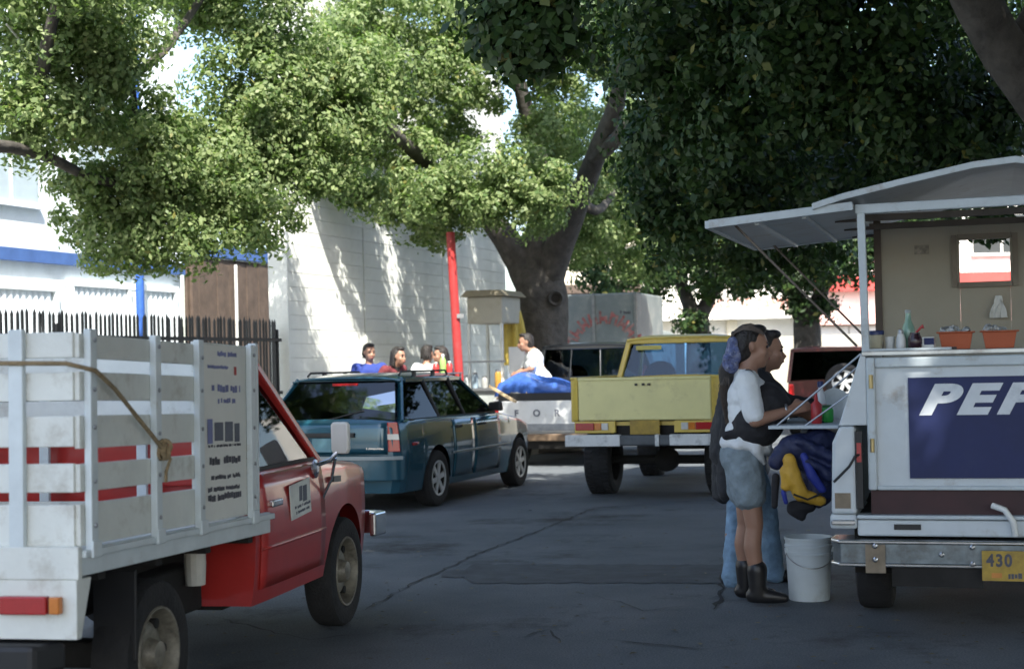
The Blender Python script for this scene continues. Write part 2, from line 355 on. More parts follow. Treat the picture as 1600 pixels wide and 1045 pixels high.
def shopA(t, L):
    MB().bb(.3, L-.2, -.5, .016, 2.62, 2.72).build('ledge', fwht, t)
    fad = mat('faded red paint letters', (.5, .22, .17), .8, 0, .3, 5)
    letters('CASA DE CAMBIO', .5, Matrix.Translation((L*.36, -.01, 3.05)) @ Matrix.Rotation(RAD(90), 4, 'X'), fad, t, L*.56, depth=.012)
    door(t, L*.34, L*.34+1.0, 2.15, brown, fwht); win(t, L*.72, L*.9, .9, 2.1, fwht); win(t, L*.1, L*.25, .9, 2.1, fwht)
    for x in (.02, L*.5, L-.32): MB().bb(x, x+.3, -.14, .016, 0, 2.6).build('pilaster', cream, t, bevel=.015)
house('exchange_shop', 'far sunlit cream shop with faded red CAMBIO lettering', 1005, 1268, 46, 5.2, fwht, shopA)
def shopB(t, L):
    MB().bb(-.02, L, -.35, .016, 3.3, 3.75).build('red_band', fred, t); MB().bb(-.02, L, -.3, .016, 2.35, 2.85).build('pink_band', mat('pink band paint', (.7, .42, .38), .7), t)
    for i in range(12): MB().bb(i*L/12+.02, (i+1)*L/12-.02, -.05, .016, .1, 2.3).build('shutter_panel', fwht, t, bevel=.01)
    for i in range(3): win(t, L*(.1+.3*i), L*(.24+.3*i), 4.3, 5.4, fwht)
house('red_band_shop', 'far white shop front with bright red band under the eaves', 1275, 1900, 44, 7.2, fwht, shopB)
def shopC(t, L):
    for i in range(4): MB().bb(L*i/4+.1, L*i/4+.45, -.18, .016, 0, 3.3).build('pilaster', mat('ochre pilaster', (.34, .25, .1), .8), t, bevel=.015)
    door(t, L*.55, L*.55+1, 2.2, mat('green door paint', (.05, .1, .08), .6), cream); win(t, L*.8, L*.92, .9, 2.2, cream); MB().bb(0, L, -.4, .016, 3.31, 3.55).build('eave', brown, t)
house('corner_house', 'far cream corner house with brown eave and ochre pilasters', 845, 1000, 42, 4.6, cream, shopC)
yw = MB().bb(0, 14, 0, .3, 0, 2.0).build('garden_wall', cream); yw.location = (D(1180, 568, 39).x, 39, 0); tag(yw, 'low grey cream garden wall in front of far shops', 'wall')
yw.data.materials[0] = mat('grey render', (.36, .34, .28), .85, 0, .15, 2)

# ------------------------------------------------------------------ trees
bark = mat('ficus bark', (.062, .056, .048), .9, 0, .45, 7, bump=1., bscale=14, dirt=(.068, .065, .06), dscale=4, dthr=.56)
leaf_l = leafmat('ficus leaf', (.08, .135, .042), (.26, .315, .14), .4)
leaf_shade = leafmat('ficus leaf shaded', (.02, .05, .016), (.05, .092, .024), .2)  # same ficus leaf, darker: shade on the crowns put into its colour
def crown_mesh(name, clumps, parent, m, seed, leaf=.085, sub=42, per=60, spread=.17, kind='stuff'):
    rg = np.random.default_rng(seed); Ps = []; As = []
    for c, r in clumps:
        r = np.array(r if hasattr(r, '__len__') else (r, r, r*.8), float); k = max(8, int(sub*float(np.mean(r))**1.7))
        d = rg.normal(size=(k, 3)); d /= np.linalg.norm(d, axis=1)[:, None]; rad = rg.uniform(.16, 1.0, k)**.5
        cen = np.array(c)+d*rad[:, None]*r*(1+rg.normal(0, .1, (k, 1)))
        sp = spread*rg.uniform(.6, 1.5, k); nn = np.maximum(10, (per*rg.uniform(.5, 1.4, k)).astype(int))
        idx = np.repeat(np.arange(k), nn); off = rg.normal(size=(len(idx), 3)); off /= np.linalg.norm(off, axis=1)[:, None]
        sh = np.where(rg.random(len(idx)) < .8, rg.uniform(.75, 1.12, len(idx)), rg.uniform(.2, 1.5, len(idx)))[:, None]
        p = cen[idx]+off*sh*sp[idx][:, None]*np.array([1, 1, .8])
        Ps.append(p); As.append(off*.75+d[idx]*.35)
    P = np.concatenate(Ps); O = np.concatenate(As); n = len(P)
    Nn = O+rg.normal(0, .42, (n, 3))+np.array([0, 0, .25]); Nn /= np.linalg.norm(Nn, axis=1)[:, None]
    A = np.cross(Nn, rg.normal(size=(n, 3)))+np.array([0, 0, -.25]); A -= Nn*np.sum(A*Nn, axis=1)[:, None]; A /= np.linalg.norm(A, axis=1)[:, None]; B = np.cross(Nn, A)
    Ln = (leaf*rg.uniform(.55, 1.35, n))[:, None]; W = Ln*rg.uniform(.22, .36, n)[:, None]
    V = np.empty((n, 4, 3)); V[:, 0] = P; V[:, 1] = P+A*Ln*.5+B*W-Nn*Ln*.04; V[:, 2] = P+A*Ln-Nn*Ln*.14; V[:, 3] = P+A*Ln*.5-B*W-Nn*Ln*.04
    me = bpy.data.meshes.new(name); me.vertices.add(4*n); me.vertices.foreach_set('co', V.reshape(-1).astype(np.float32))
    me.loops.add(4*n); me.loops.foreach_set('vertex_index', np.arange(4*n, dtype=np.int32)); me.polygons.add(n)
    me.polygons.foreach_set('loop_start', np.arange(0, 4*n, 4, dtype=np.int32)); me.update(calc_edges=True); me.validate()
    o = link(name, me, m, parent); o['kind'] = kind; return o
def limb(t, name, pts, rads, seed, n=12):
    # smooth the polyline a little
    P = [Vector(p) for p in pts]; Q = []; R_ = []
    for i in range(len(P)-1):
        for k in range(4):
            f = k/4; p0 = P[max(i-1, 0)]; p1 = P[i]; p2 = P[i+1]; p3 = P[min(i+2, len(P)-1)]
            q = .5*((2*p1)+(p2-p0)*f+(2*p0-5*p1+4*p2-p3)*f*f+(3*p1-p0-3*p2+p3)*f**3); Q.append(q); R_.append(rads[i]*(1-f)+rads[i+1]*f)
    Q.append(P[-1]); R_.append(rads[-1])
    return MB().tube(Q, R_, n, wob=.10, seed=seed).build(name, bark, t, smooth=60)
def tree(name, label, base, trunk, limbs, clumps, m, seed, **k):
    b = Vector(base); t = thing(name, label, 'tree', b, 0)
    L = lambda pts: [Vector(p)-b for p in pts]
    tr = limb(t, 'trunk', L(trunk[0]), trunk[1], seed, 22)
    for i, (p, r) in enumerate(limbs): limb(t, 'limb', L(p), r, seed+i+1)
    crown_mesh('crown', [(Vector(c)-b, r) for c, r in clumps], t, m, seed, **k)
    return t, tr
# the big forked tree on the kerb
TY = 25.1
def q(px, py, Y=TY): return D(px, py, Y)
b0 = q(850, 600); b0.z = .12
t2, tr2 = tree('forked_street_tree', 'big grey-barked forked tree with knot hole behind the pickups', b0,
    ([b0+Vector((0, 0, -.1)), b0+Vector((.0, 0, .45)), q(848, 540), q(845, 470), q(840, 420)], [.58, .48, .40, .42, .38]),
    [([q(832, 440), q(805, 395), q(768, 345), q(720, 300, 24.5), q(690, 220, 24)], [.3, .24, .2, .13, .07]),
     ([q(836, 430), q(840, 370), q(850, 300), q(830, 200, 24.5), q(800, 90, 24)], [.34, .24, .2, .14, .08]),
     ([q(852, 445), q(880, 370, 24.6), q(912, 290, 23.4), q(941, 220, 22.3), q(962, 165, 21.6), q(975, 90, 21)], [.3, .22, .17, .14, .12, .09]),
     ([q(930, 245, 22.6), q(956, 224, 22.1), q(980, 198, 21.6), q(1040, 130, 20.8)], [.12, .11, .09, .05]),
     ([q(850, 330), q(890, 300), q(930, 330), q(960, 300, 26)], [.13, .10, .08, .05]),
     ([q(735, 310, 24.4), q(650, 240, 22.5), q(560, 150, 21), q(500, 60, 20.5)], [.12, .1, .07, .04])],
    [(q(745, 275, 22.2), (.95, .8, .6)), (q(790, 330, 22), (.6, .6, .36)), (q(690, 320, 22), (.6, .6, .4)), (q(850, 290, 22), (.4, .5, .35)), (q(660, 275, 22.6), (.7, .7, .6)), (q(820, 300, 22.8), (.65, .7, .5)), (q(625, 335, 22.8), (.5, .5, .35)), (q(700, 345, 23), (.6, .6, .38)),
     (q(840, 345, 23.2), (.35, .5, .3)), (q(640, 120, 23), (.9, .9, .9)), (q(545, 80, 22), (.9, 1, .8)), (q(560, 200, 22.2), (.75, .8, .8)), (q(735, 120, 24), (.9, 1., .7)), (q(760, 30, 24), (1.2, 1, .7)), (q(690, 200, 24.4), (.7, .7, .5)),
     (q(860, 100, 25), (.8, .9, .8)), (q(880, 200, 25.5), (.6, .7, .7)), (q(950, 60, 24), (1, 1, .8)), (q(910, 330, 26), (.8, .9, .8)), (q(980, 330, 27), (1.2, 1, 1.1)), (q(600, 20, 23), (1.3, 1, .6)), (q(900, 10, 26), (1.5, 1, .8)), (q(485, 170, 22), (.6, .6, .6)),
     (q(855, 205, 23.6), (.5, .6, .5)), (q(930, 290, 28.5), (1.2, 1, 1)), (q(1010, 270, 28.5), (1.4, 1.1, 1)), (q(960, 200, 28.5), (1.4, 1.1, 1)), (q(1000, 380, 29.5), (1, 1, .7)), (q(905, 390, 28.5), (.6, .7, .5)), (q(945, -65, 21), (1.3, 1.2, .6)), (q(890, -70, 21.2), (.9, 1.2, .5)), (q(1010, -60, 21), (1, 1.2, .6)), (q(700, -60, 25), (2, 1.5, .9)), (q(950, -60, 25), (2, 1.5, .9))], leaf_l, 11, sub=54, per=170, leaf=.076, spread=.2)  # clumps above the view were added to throw shade on the trunk
kn = MB()
for j in range(20):
    pass
kc = q(862, 466, TY-.5)-b0
kc = q(868, 466, TY-.40)-b0
MB().lathe([(.05, .12), (.07, .0), (.11, -.05), (.13, .0), (.13, .12), (.16, .3)], kc, 'y', 18).build('knot', bark, tr2, smooth=60)
MB().lathe([(0.001, .02), (.07, .01)], kc, 'y', 16).build('knot_hole', mat('dark hollow', (.02, .017, .014), .95), tr2)
# left tree, trunk beyond the left edge, crown hanging over the fence
b1 = S(-10.6, .6, .12); 
t1, _ = tree('left_street_tree', 'sunlit leafy tree hanging over the picket fence at left', b1,
    ([b1-Vector((0, 0, .1)), b1+Vector((.05, 0, 1.2)), b1+Vector((.25, .3, 2.6)), b1+Vector((.6, .8, 3.6))], [.5, .36, .3, .27]),
    [([b1+Vector((.5, .7, 3.4)), D(40, 170, 15.8), D(170, 132, 16.9), D(240, 95, 17), D(290, 35, 17.5), D(350, -60, 18)], [.16, .07, .06, .05, .045, .04]),
     ([b1+Vector((.5, .7, 3.2)), D(20, 230, 15), D(150, 280, 16.5), D(280, 300, 17.5), D(380, 260, 18)], [.12, .06, .05, .04, .02]),
     ([D(205, 118, 16.6), D(212, 190, 16.8), D(205, 260, 17)], [.035, .03, .015]), ([D(60, 150, 15.5), D(80, 40, 15), D(110, -60, 15)], [.08, .06, .05])],
    [(D(330, 235, 18), (.95, .8, .75)), (D(425, 280, 18.4), (.6, .6, .55)), (D(300, 345, 17.6), (.85, .7, .5)), (D(175, 350, 17), (.62, .6, .48)), (D(240, 285, 17), (.6, .6, .5)), (D(400, 355, 18.2), (.5, .5, .36)), (D(140, 285, 16.6), (.35, .4, .3)),
     (D(450, 190, 18.6), (.8, .7, .7)), (D(390, 130, 18), (.6, .7, .55)), (D(520, 215, 19), (.6, .6, .8)), (D(500, 110, 19), (.7, .7, .6)), (D(70, 110, 15.6), (.6, .7, .55)), (D(60, 195, 15.4), (.5, .5, .32)), (D(150, 175, 16), (.55, .55, .4)), (D(145, 95, 16), (.45, .5, .4)),
     (D(240, 190, 17), (.4, .5, .35)), (D(420, 55, 18.2), (.6, .7, .45)), (D(100, 20, 15.6), (.7, .8, .4)), (D(330, 20, 18.5), (.5, .6, .3)), (D(300, -60, 18), (1.8, 1.2, .7)), (D(60, -60, 15), (1.4, 1.2, .6)), (D(560, 290, 19.6), (.4, .4, .35)), (D(230, 240, 17.2), (.7, .6, .5)), (D(180, 60, 16.2), (.6, .6, .4)), (D(480, 250, 18.8), (.55, .5, .5)), (D(340, 290, 17.8), (.8, .6, .6)), (D(400, 210, 18.2), (.7, .6, .6)), (D(570, 140, 19.2), (.6, .6, .7)), (D(250, 375, 17.3), (.6, .5, .3))], leaf_l, 21, sub=72, per=165, leaf=.07, spread=.19)
# near right tree: leaning trunk at the upper right, dark crown over the street
b3 = Vector((4.75, 12.4, 0))
t3, tr3 = tree('leaning_street_tree', 'dark leafy tree whose brown leaning trunk crosses the upper right corner', b3,
    ([b3-Vector((0, 0, .1)), Vector((4.6, 12.2, 1.2)), D(1710, 300, 11.6), D(1630, 165, 11.2), D(1556, 55, 11), D(1500, -60, 10.6)], [.4, .3, .2, .175, .165, .16]),
    [([D(1500, -40, 10.8), D(1380, -90, 12), D(1250, -40, 14), D(1130, 60, 15), D(1050, 160, 15.5)], [.1, .07, .05, .035, .02]),
     ([D(1575, 80, 11.1), D(1620, 10, 11.3), D(1640, -100, 11.6)], [.1, .09, .08]), ([D(1480, -50, 10.7), D(1300, -150, 9), D(1000, -300, 7)], [.16, .11, .06])],
    [(D(px, py, Y), r) for px, py, Y, r in
     ((1050, 90, 14.5, (.62, .8, .6)), (1090, 60, 14, (.75, .9, .6)), (1200, 70, 13.4, (.8, .9, .6)), (1320, 60, 13, (.8, .9, .6)), (1420, 90, 13, (.6, .8, .55)), (1085, 205, 15, (.7, .8, .6)), (1120, 190, 14.2, (.7, .8, .6)), (1240, 190, 13.8, (.75, .9, .6)), (1360, 190, 13.6, (.7, .9, .55)), (1460, 200, 13.6, (.6, .8, .5)),
      (1540, 220, 14, (.5, .8, .4)), (1080, 300, 15.6, (.8, .9, .6)), (1200, 300, 15.6, (.8, .9, .6)), (1300, 290, 15.6, (.7, .9, .5)), (1050, 310, 16.4, (.6, .8, .6)), (1420, 270, 15, (.6, .8, .4)), (1130, 380, 17.5, (.8, .9, .55)), (1240, 380, 17.5, (.7, .9, .6)),
      (1100, -60, 13.5, (1.3, 1.2, .6)), (1350, -60, 12.6, (1.3, 1.2, .6)), (1560, 120, 13.6, (.5, .6, .5)), (1590, 300, 14.6, (.4, .8, .4)), (1120, 120, 19, (1.4, 1, 1.1)), (1200, 130, 19, (1.6, 1, 1.1)), (1350, 130, 19, (1.6, 1, 1.1)), (1500, 150, 19, (1.6, 1, 1.1)), (1160, 270, 20, (1.4, 1, 1)), (1280, 260, 20, (1.6, 1, .9)), (1430, 260, 20, (1.5, 1, .8)), (1010, 30, 18, (1.2, 1, .8)), (1560, 40, 17, (1, 1, .8)))]
    + [(D(800, 38, 9.5), (.12, .12, .04)), (D(850, 48, 9.5), (.1, .12, .05)), (D(822, 72, 9.5), (.06, .08, .05)), (D(820, -10, 9.5), (.26, .3, .08))], leaf_shade, 31, sub=46, per=110, leaf=.09, spread=.2)
limb(t3, 'limb', [Vector(p)-b3 for p in (D(1000, -300, 7), D(900, -150, 8.5), D(850, -10, 9.5), D(825, 60, 9.5))], [.06, .03, .015, .006], 77, 8)
# two trees further down the right side
for nm, lb, px, Y, cl, sd in (('roadside_tree', 'dark tree with low burly trunk in front of red band shop', 1262, 31, ((1262, 420, 31, (.7, .9, .45)), (1200, 430, 31, (.8, 1, .45)), (1320, 400, 30, (.9, .9, .6)), (1262, 330, 30.5, (1.4, 1.4, .9)), (1370, 380, 29.5, (.7, .9, .7)), (1340, 330, 30, (1, 1, .8)), (1180, 340, 31, (1.2, 1.2, .9)), (1262, 478, 30.8, (.45, .4, .3)), (1420, 300, 30, (1.2, 1.2, 1)), (1330, 300, 26.5, (1.4, 1.2, .8)), (1440, 330, 26.5, (1.1, 1.2, .6))), 41),
                              ('far_twin_tree', 'dark twin-stemmed tree before the far corner house', 1090, 35, ((1090, 400, 35, (1.2, 1.2, .8)), (1020, 420, 34, (1, 1, .55)), (1130, 440, 35, (.8, 1, .35)), (1150, 390, 34, (1, 1, .7)), (960, 410, 33, (.9, 1, .7)), (1050, 330, 34, (1.4, 1.4, 1)), (960, 330, 32, (1, 1, .9)), (1080, 500, 34.7, (.35, .3, .2))), 51)):
    b = G(px, 640); b = D(px, 560, Y); b.z = 0
    sp = 18
    tree(nm, lb, b, ([b-Vector((0, 0, .1)), b+Vector((0, 0, .8)), D(px, 520, Y), D(px-2, 480, Y)], [.34, .29, .27, .24]),
         [([D(px-3, 495, Y), D(px-20, 460, Y), D(px-40, 400, Y), D(px-60, 330, Y)], [.2, .16, .12, .08]), ([D(px+3, 495, Y), D(px+22, 455, Y), D(px+30, 400, Y), D(px+50, 330, Y)], [.19, .15, .11, .07])],
         [(D(a, c_, e), r) for a, c_, e, r in cl], leaf_shade, sd, sub=36, per=100, leaf=.12, spread=.26)
# overhead trees whose canopy shades the street (they stand beside and behind the viewpoint)
rg = random.Random(61); can = {0: [], 1: []}
for i in range(14):
    for j in range(17):
        x = -2.2+i*1.15+rg.uniform(-.35, .35); y = -6.7+j*1.25+rg.uniform(-.35, .35); z = rg.uniform(6.4, 8.0)
        if y > 8.5 and x < -1.6: continue
        if z < 1.45+.245*y+1.25: z = 1.45+.245*y+1.25
        can[0 if y > 4 else 1].append((Vector((x, y, z)), (1.15, 1.15, .6)))
for i in range(9):
    for j in range(9): can[0 if j > 5 else 1].append((Vector((-1+i*1.1+rg.uniform(-.4, .4), -2.5+j*1.25+rg.uniform(-.4, .4), rg.uniform(8.6, 9.6))), (1.1, 1.1, .5)))  # upper layer out of view, added to stop sun patches on the food truck
for i in range(46): can[i % 2].append((Vector((rg.uniform(6.5, 11.5), rg.uniform(-6, 13), rg.uniform(2.8, 6.2))), (1.2, 1.2, .8)))  # low clumps out of view at right, added to deepen the food truck's shade
for nm, lb, b, k in (('overhead_tree', 'street tree beside the viewpoint with canopy over the road', Vector((8.2, 5.0, 0)), 0), ('kerbside_tree', 'street tree behind the viewpoint with broad canopy', Vector((6.6, -5.5, 0)), 1)):
    c0_ = Vector((3, 9, 7)) if k == 0 else Vector((2, -1, 7))
    tree(nm, lb, b, ([b, b+Vector((-.1, .1, 2)), b+Vector((-.4, .3, 4)), b+Vector((-1.2, .5, 5.6))], [.5, .38, .32, .24]),
         [([b+Vector((-.5, .3, 4)), b.lerp(c0_, .5)+Vector((0, 0, 2.6)), c0_], [.24, .14, .06]), ([b+Vector((-.4, .3, 4)), b+Vector((-1.5, -2, 6)), b+Vector((-3, -3.0, 7.2))], [.2, .14, .06])],
         can[k], leaf_shade, 61+k, sub=24, per=90, leaf=.18, spread=.34)

# ------------------------------------------------------------------ vehicle helpers
rimsteel = mat('painted steel rim', (.26, .24, .19), .5, .2, .3, 9, dirt=(.05, .042, .034), dscale=8, dthr=.5)
alloy = mat('alloy rim', (.5, .52, .53), .35, .2, .1, 9, dirt=(.15, .13, .11), dscale=6, dthr=.6)
rimdark = mat('rim shadow', (.02, .02, .02), .8)
seatm = mat('seat cloth', (.05, .045, .045), .9, 0, .2, 12)
glass_cl = glass('clear car glass', (.86, .92, .9)); glass_tn = glass('tinted car glass', (.2, .24, .25)); glass_bl = glass('bluish car glass', (.62, .8, .95), .02, .95)
def wheel(t, x, y, R, wd, side, style='steel', tread=False):
    """tyre is the part, rim and hub its sub-parts; axis along local x, side = +1 right"""
    s = side; h = wd/2
    pr = [(R*.62, -h*.86), (R*.72, -h*.98), (R*.86, -h), (R*.955, -h*.9), (R*.99, -h*.7), (R, -h*.3), (R, h*.3), (R*.99, h*.7), (R*.955, h*.9), (R*.86, h), (R*.72, h*.98), (R*.62, h*.86), (R*.6, h*.5), (R*.6, -h*.5), (R*.62, -h*.86)]
    b = MB().lathe([(r, s*q_) for r, q_ in pr], (0, 0, 0), 'x', 40, caps=False)
    if tread:
        for k in range(44):
            a = 2*math.pi*k/44
            for sx in (-1, 0, 1):
                a2 = a+(.07 if sx == 0 else 0); b.box((sx*h*.58, math.cos(a2)*R*1.0, math.sin(a2)*R*1.0), (h*.46, R*.075, R*.05), (a2-math.pi/2, 0, 0))
    w_ = b.build('wheel', rubber, t, smooth=35); w_.location = (x, y, R)
    if style == 'steel':
        pr = [(R*.64, .86*h), (R*.63, .97*h), (R*.6, .95*h), (R*.575, .6*h), (R*.54, .1*h), (R*.46, .0), (R*.40, .34*h), (R*.33, .46*h), (R*.22, .40*h), (R*.2, .62*h), (R*.17, .95*h), (R*.1, 1.02*h), (.001, 1.03*h)]
        MB().lathe([(r, s*q_) for r, q_ in pr], (0, 0, 0), 'x', 32, caps=False).build('rim', rimsteel, w_, smooth=40)
        for k in range(6):
            a = k*math.pi/3; MB().lathe([(R*.07, 0), (R*.07, s*.03)], (s*h*.12, math.cos(a)*R*.43, math.sin(a)*R*.43), 'x', 10).build('rim_hole', rimdark, w_)
    else:
        MB().lathe([(R*.62, s*h*.9), (R*.6, s*h*.7), (R*.57, -s*h*.2), (.001, -s*h*.25)], (0, 0, 0), 'x', 32, caps=False).build('rim_barrel', rimdark, w_, smooth=40)
        MB().lathe([(R*.63, s*h*.86), (R*.63, s*h*.96), (R*.56, s*h*.92), (R*.56, s*h*.8)], (0, 0, 0), 'x', 36, caps=False).build('rim', alloy, w_, smooth=40)
        for k in range(6):
            a = k*math.pi/3+.2; d = Vector((0, math.cos(a), math.sin(a))); p = Vector((0, -math.sin(a), math.cos(a)))
            P = []
            for r, wz, xx in ((.1*R, .075*R, .86*h), (.58*R, .1*R, .84*h)):
                for sg in (-1, 1):
                    for dx in (-.18*h, 0): P.append(d*r+p*(sg*wz)+Vector((s*(xx+dx), 0, 0)))
            MB().hexa([P[0], P[2], P[3], P[1], P[4], P[6], P[7], P[5]]).build('spoke', alloy, w_)
        MB().lathe([(R*.16, s*h*.7), (R*.15, s*h*.92), (.001, s*h*.96)], (0, 0, 0), 'x', 16).build('hub_cap', alloy, w_)
    return w_
def arch(y, cs, base):
    z = base
    for yc, zc, R in cs:
        if abs(y-yc) < R: z = max(z, zc+math.sqrt(R*R-(y-yc)**2))
    return z
def body(name, m, t, y0, y1, W, ZT, PX, arches, sill, crown=.03, ny=64, nz=9, end=.05):
    ys = sorted(set(list(np.linspace(y0, y1, ny))+[yc+s*R*f for yc, zc, R in arches for s in (-1, 1) for f in (1.001, .999, .985, .95, .9)]))
    V = []; n = 0
    for y in ys:
        zl = arch(y, arches, sill); zt = ZT(y); w = W(y); zs = np.linspace(min(zl, zt-.06), zt-.035, nz)
        R_ = [(w*PX(z), y, z) for z in zs]; xt = w*PX(zt-.035)
        R_ += [(xt-.008, y, zt-.014), (xt-.03, y, zt-.002), (xt-.07, y, zt+.004), (xt*.6, y, zt+crown*.7), (xt*.25, y, zt+crown*.95), (0, y, zt+crown)]
        full = R_+[(-a, b, c) for a, b, c in reversed(R_[:-1])]; n = len(full); V.append(full)
    b = MB(); k = len(V); b.add([p for r in V for p in r], [(i*n+j, (i+1)*n+j, (i+1)*n+j+1, i*n+j+1) for i in range(k-1) for j in range(n-1)]+[tuple(range(n)), tuple(range((k-1)*n, k*n))])
    return b.build(name, m, t, smooth=32)
def sidepatch(name, m, t, W, PX, y0, y1, z0f, z1f, off=.006, s=1, ny=10, nz=8, solid=.004):
    b = MB().grid(lambda u, v: (s*(W(u)*PX(z0f(u)+(z1f(u)-z0f(u))*v)+off), u, z0f(u)+(z1f(u)-z0f(u))*v), list(np.linspace(y0, y1, ny)), list(np.linspace(0, 1, nz)))
    return b.build(name, m, t, smooth=40, solid=solid)
def quad_pane(name, P, m, t, inset=.0): 
    P = [Vector(p) for p in P]; c = sum(P, Vector())/len(P); P = [p+(c-p)*inset for p in P]
    n = (P[1]-P[0]).cross(P[2]-P[0]).normalized()*.003
    k = len(P); b = MB().add([p-n for p in P]+[p+n for p in P], [tuple(range(k-1, -1, -1)), tuple(range(k, 2*k))]+[(i, (i+1) % k, k+(i+1) % k, k+i) for i in range(k)])
    return b.build(name, m, t)
def roof(t, m, yr0, yr1, zr, hr, crown=.05):
    us = [-1, -.985, -.94, -.85, -.6, -.3, 0, .3, .6, .85, .94, .985, 1]; vs = [0, .02, .07, .2, .5, .8, .93, .98, 1]
    f = lambda a: 0 if abs(a) >= 1 else (1-abs(a)**5)
    return MB().grid(lambda u, v: (u*(hr+.025), yr0-.03+v*(yr1-yr0+.06), zr-.02+crown*f(u)*(.55+.45*f(2*v-1))+.01*f(2*v-1)), us, vs).build('roof', m, t, smooth=60, solid=.02)
def cabtop(t, yb, yr0, yr1, yf, zb, zr, hb, hr, paint, gside, gback, gfront, seats=True):
    roof(t, paint, yr0, yr1, zr, hr)
    for s in (-1, 1):
        MB().beam((s*hb, yb+.03, zb-.02), (s*hr, yr0+.02, zr), .07, .06, (1, 0, 0)).build('rear_pillar', paint, t, bevel=.012)
        MB().beam((s*hb, yf, zb-.02), (s*hr, yr1, zr), .05, .055, (1, 0, 0)).build('windscreen_pillar', paint, t, bevel=.012)
        quad_pane('side_window', [(s*(hb-.005), yb+.07, zb), (s*(hb-.005), yf-.05, zb), (s*(hr-.005), yr1-.03, zr-.03), (s*(hr-.005), yr0+.06, zr-.03)], gside, t)
        MB().beam((s*(hb+.004), yb+.06, zb+.004), (s*(hb+.004), yf-.03, zb+.004), .02, .018).build('window_seal', black, t)
        MB().beam((s*hr, yr0+.02, zr-.018), (s*hr, yr1-.01, zr-.018), .05, .035).build('roof_rail', paint, t)
        xw = hb-.30; q_ = .06
    MB().beam((-hr, yr0, zr-.02), (hr, yr0, zr-.02), .05, .07).build('rear_header', paint, t, bevel=.01)
    MB().beam((-hr, yr1, zr-.015), (hr, yr1, zr-.015), .06, .035).build('front_header', paint, t, bevel=.01)
    quad_pane('rear_window', [(-hb+.06, yb+.01, zb+.03), (hb-.06, yb+.01, zb+.03), (hr-.05, yr0+.005, zr-.055), (-hr+.05, yr0+.005, zr-.055)], gback, t)
    quad_pane('windscreen', [(-hb+.03, yf-.01, zb), (hb-.03, yf-.01, zb), (hr-.03, yr1-.005, zr-.03), (-hr+.03, yr1-.005, zr-.03)], gfront, t)
    if seats:
        MB().bb(-hb+.08, hb-.08, yb+.12, yb+.55, zb-.5, zb-.3).build('seat', seatm, t, bevel=.03)
        MB().hexa([Vector(p) for p in ((-hb+.08, yb+.08, zb-.4), (hb-.08, yb+.08, zb-.4), (hb-.08, yb+.24, zb-.4), (-hb+.08, yb+.24, zb-.4), (-hb+.08, yb+.03, zb-.03), (hb-.08, yb+.03, zb-.03), (hb-.08, yb+.13, zb-.03), (-hb+.08, yb+.13, zb-.03))]).build('backrest', seatm, t, bevel=.03)
        MB().bb(-hb+.06, hb-.06, yf-.38, yf-.04, zb-.2, zb-.03).build('dashboard', black, t, bevel=.03)
        mm = MB(); mm.lathe([(.19+.012*math.cos(a), .012*math.sin(a)) for a in np.linspace(0, 6.28, 9)], n=28); mm.beam((-.18, 0, 0), (.18, 0, 0), .03, .012); mm.xf(Matrix.Translation((-hb*.5, yf-.5, zb+.02)) @ Matrix.Rotation(RAD(65), 4, 'X')).build('steering_wheel', black, t)

# ------------------------------------------------------------------ stake bed truck (red cab, white rack)
redp = mat('faded red paint', (.46, .035, .03), .28, 0, .16, 3, coat=.5, dirt=(.20, .03, .025), dscale=3, dthr=.6)
whitep = mat('white rack paint', (.68, .7, .66), .6, 0, .09, 4, bump=.12, bscale=30, dirt=(.36, .33, .27), dscale=6, dthr=.59)
grayp = mat('grey white stake paint', (.6, .66, .68), .5, 0, .1, 6, dirt=(.3, .24, .18), dscale=8, dthr=.66)
H1 = 11.5; d1, n1 = hdg(H1); o1 = G(545, 976)-n1*.76
st = thing('stake_bed_truck', 'red pickup with white slatted stake bed and white door mirror', 'truck', (o1.x, o1.y, 0), -RAD(H1))
Wd = interp([-1.45, -1.2, -.4, 0, .35, .5, .6], [.765, .775, .775, .765, .745, .72, .66]); ZTd = interp([-1.45, -.5, -.42, -.2, .3, .5, .58, .6], [.97, .97, .965, .94, .90, .865, .82, .80])
PXd = interp([.3, .45, .62, .80, .86, 1.0], [.955, .985, 1.0, .995, .985, .955]); A1 = [(0, .30, .385)]
body('cab_body', redp, st, -1.42, .6, Wd, ZTd, PXd, A1, .33)
cabtop(st, -1.42, -1.36, -.98, -.40, .965, 1.47, .725, .60, redp, glass_cl, glass_cl, glass_cl)
dr = sidepatch('door', redp, st, Wd, PXd, -1.36, -.43, lambda y: .40, lambda y: .945, .005, 1, 12, 9, .008)
sidepatch('door', redp, st, Wd, PXd, -1.36, -.43, lambda y: .40, lambda y: .945, .005, -1, 12, 9, .008)
sidepatch('crease', redp, dr, Wd, PXd, -1.355, -.435, lambda y: .585, lambda y: .60, .013, 1, 10, 3, .006)
MB().beam((.785, -1.26, .80), (.785, -1.12, .80), .03, .035).build('handle', chrome, dr, bevel=.008)
MB().lathe([(.014, 0), (.014, .02)], (.765, -1.22, .735), 'x', 10).build('lock', chrome, dr)
sg = MB().hexa([Vector((.785, y, z)) for y, z in ((-.98, .69), (-.68, .71), (-.70, .885), (-1.0, .865))]+[Vector((.79, y, z)) for y, z in ((-.98, .69), (-.68, .71), (-.70, .885), (-1.0, .865))]).build('door_sign', mat('sign white', (.68, .7, .66), .6), dr)
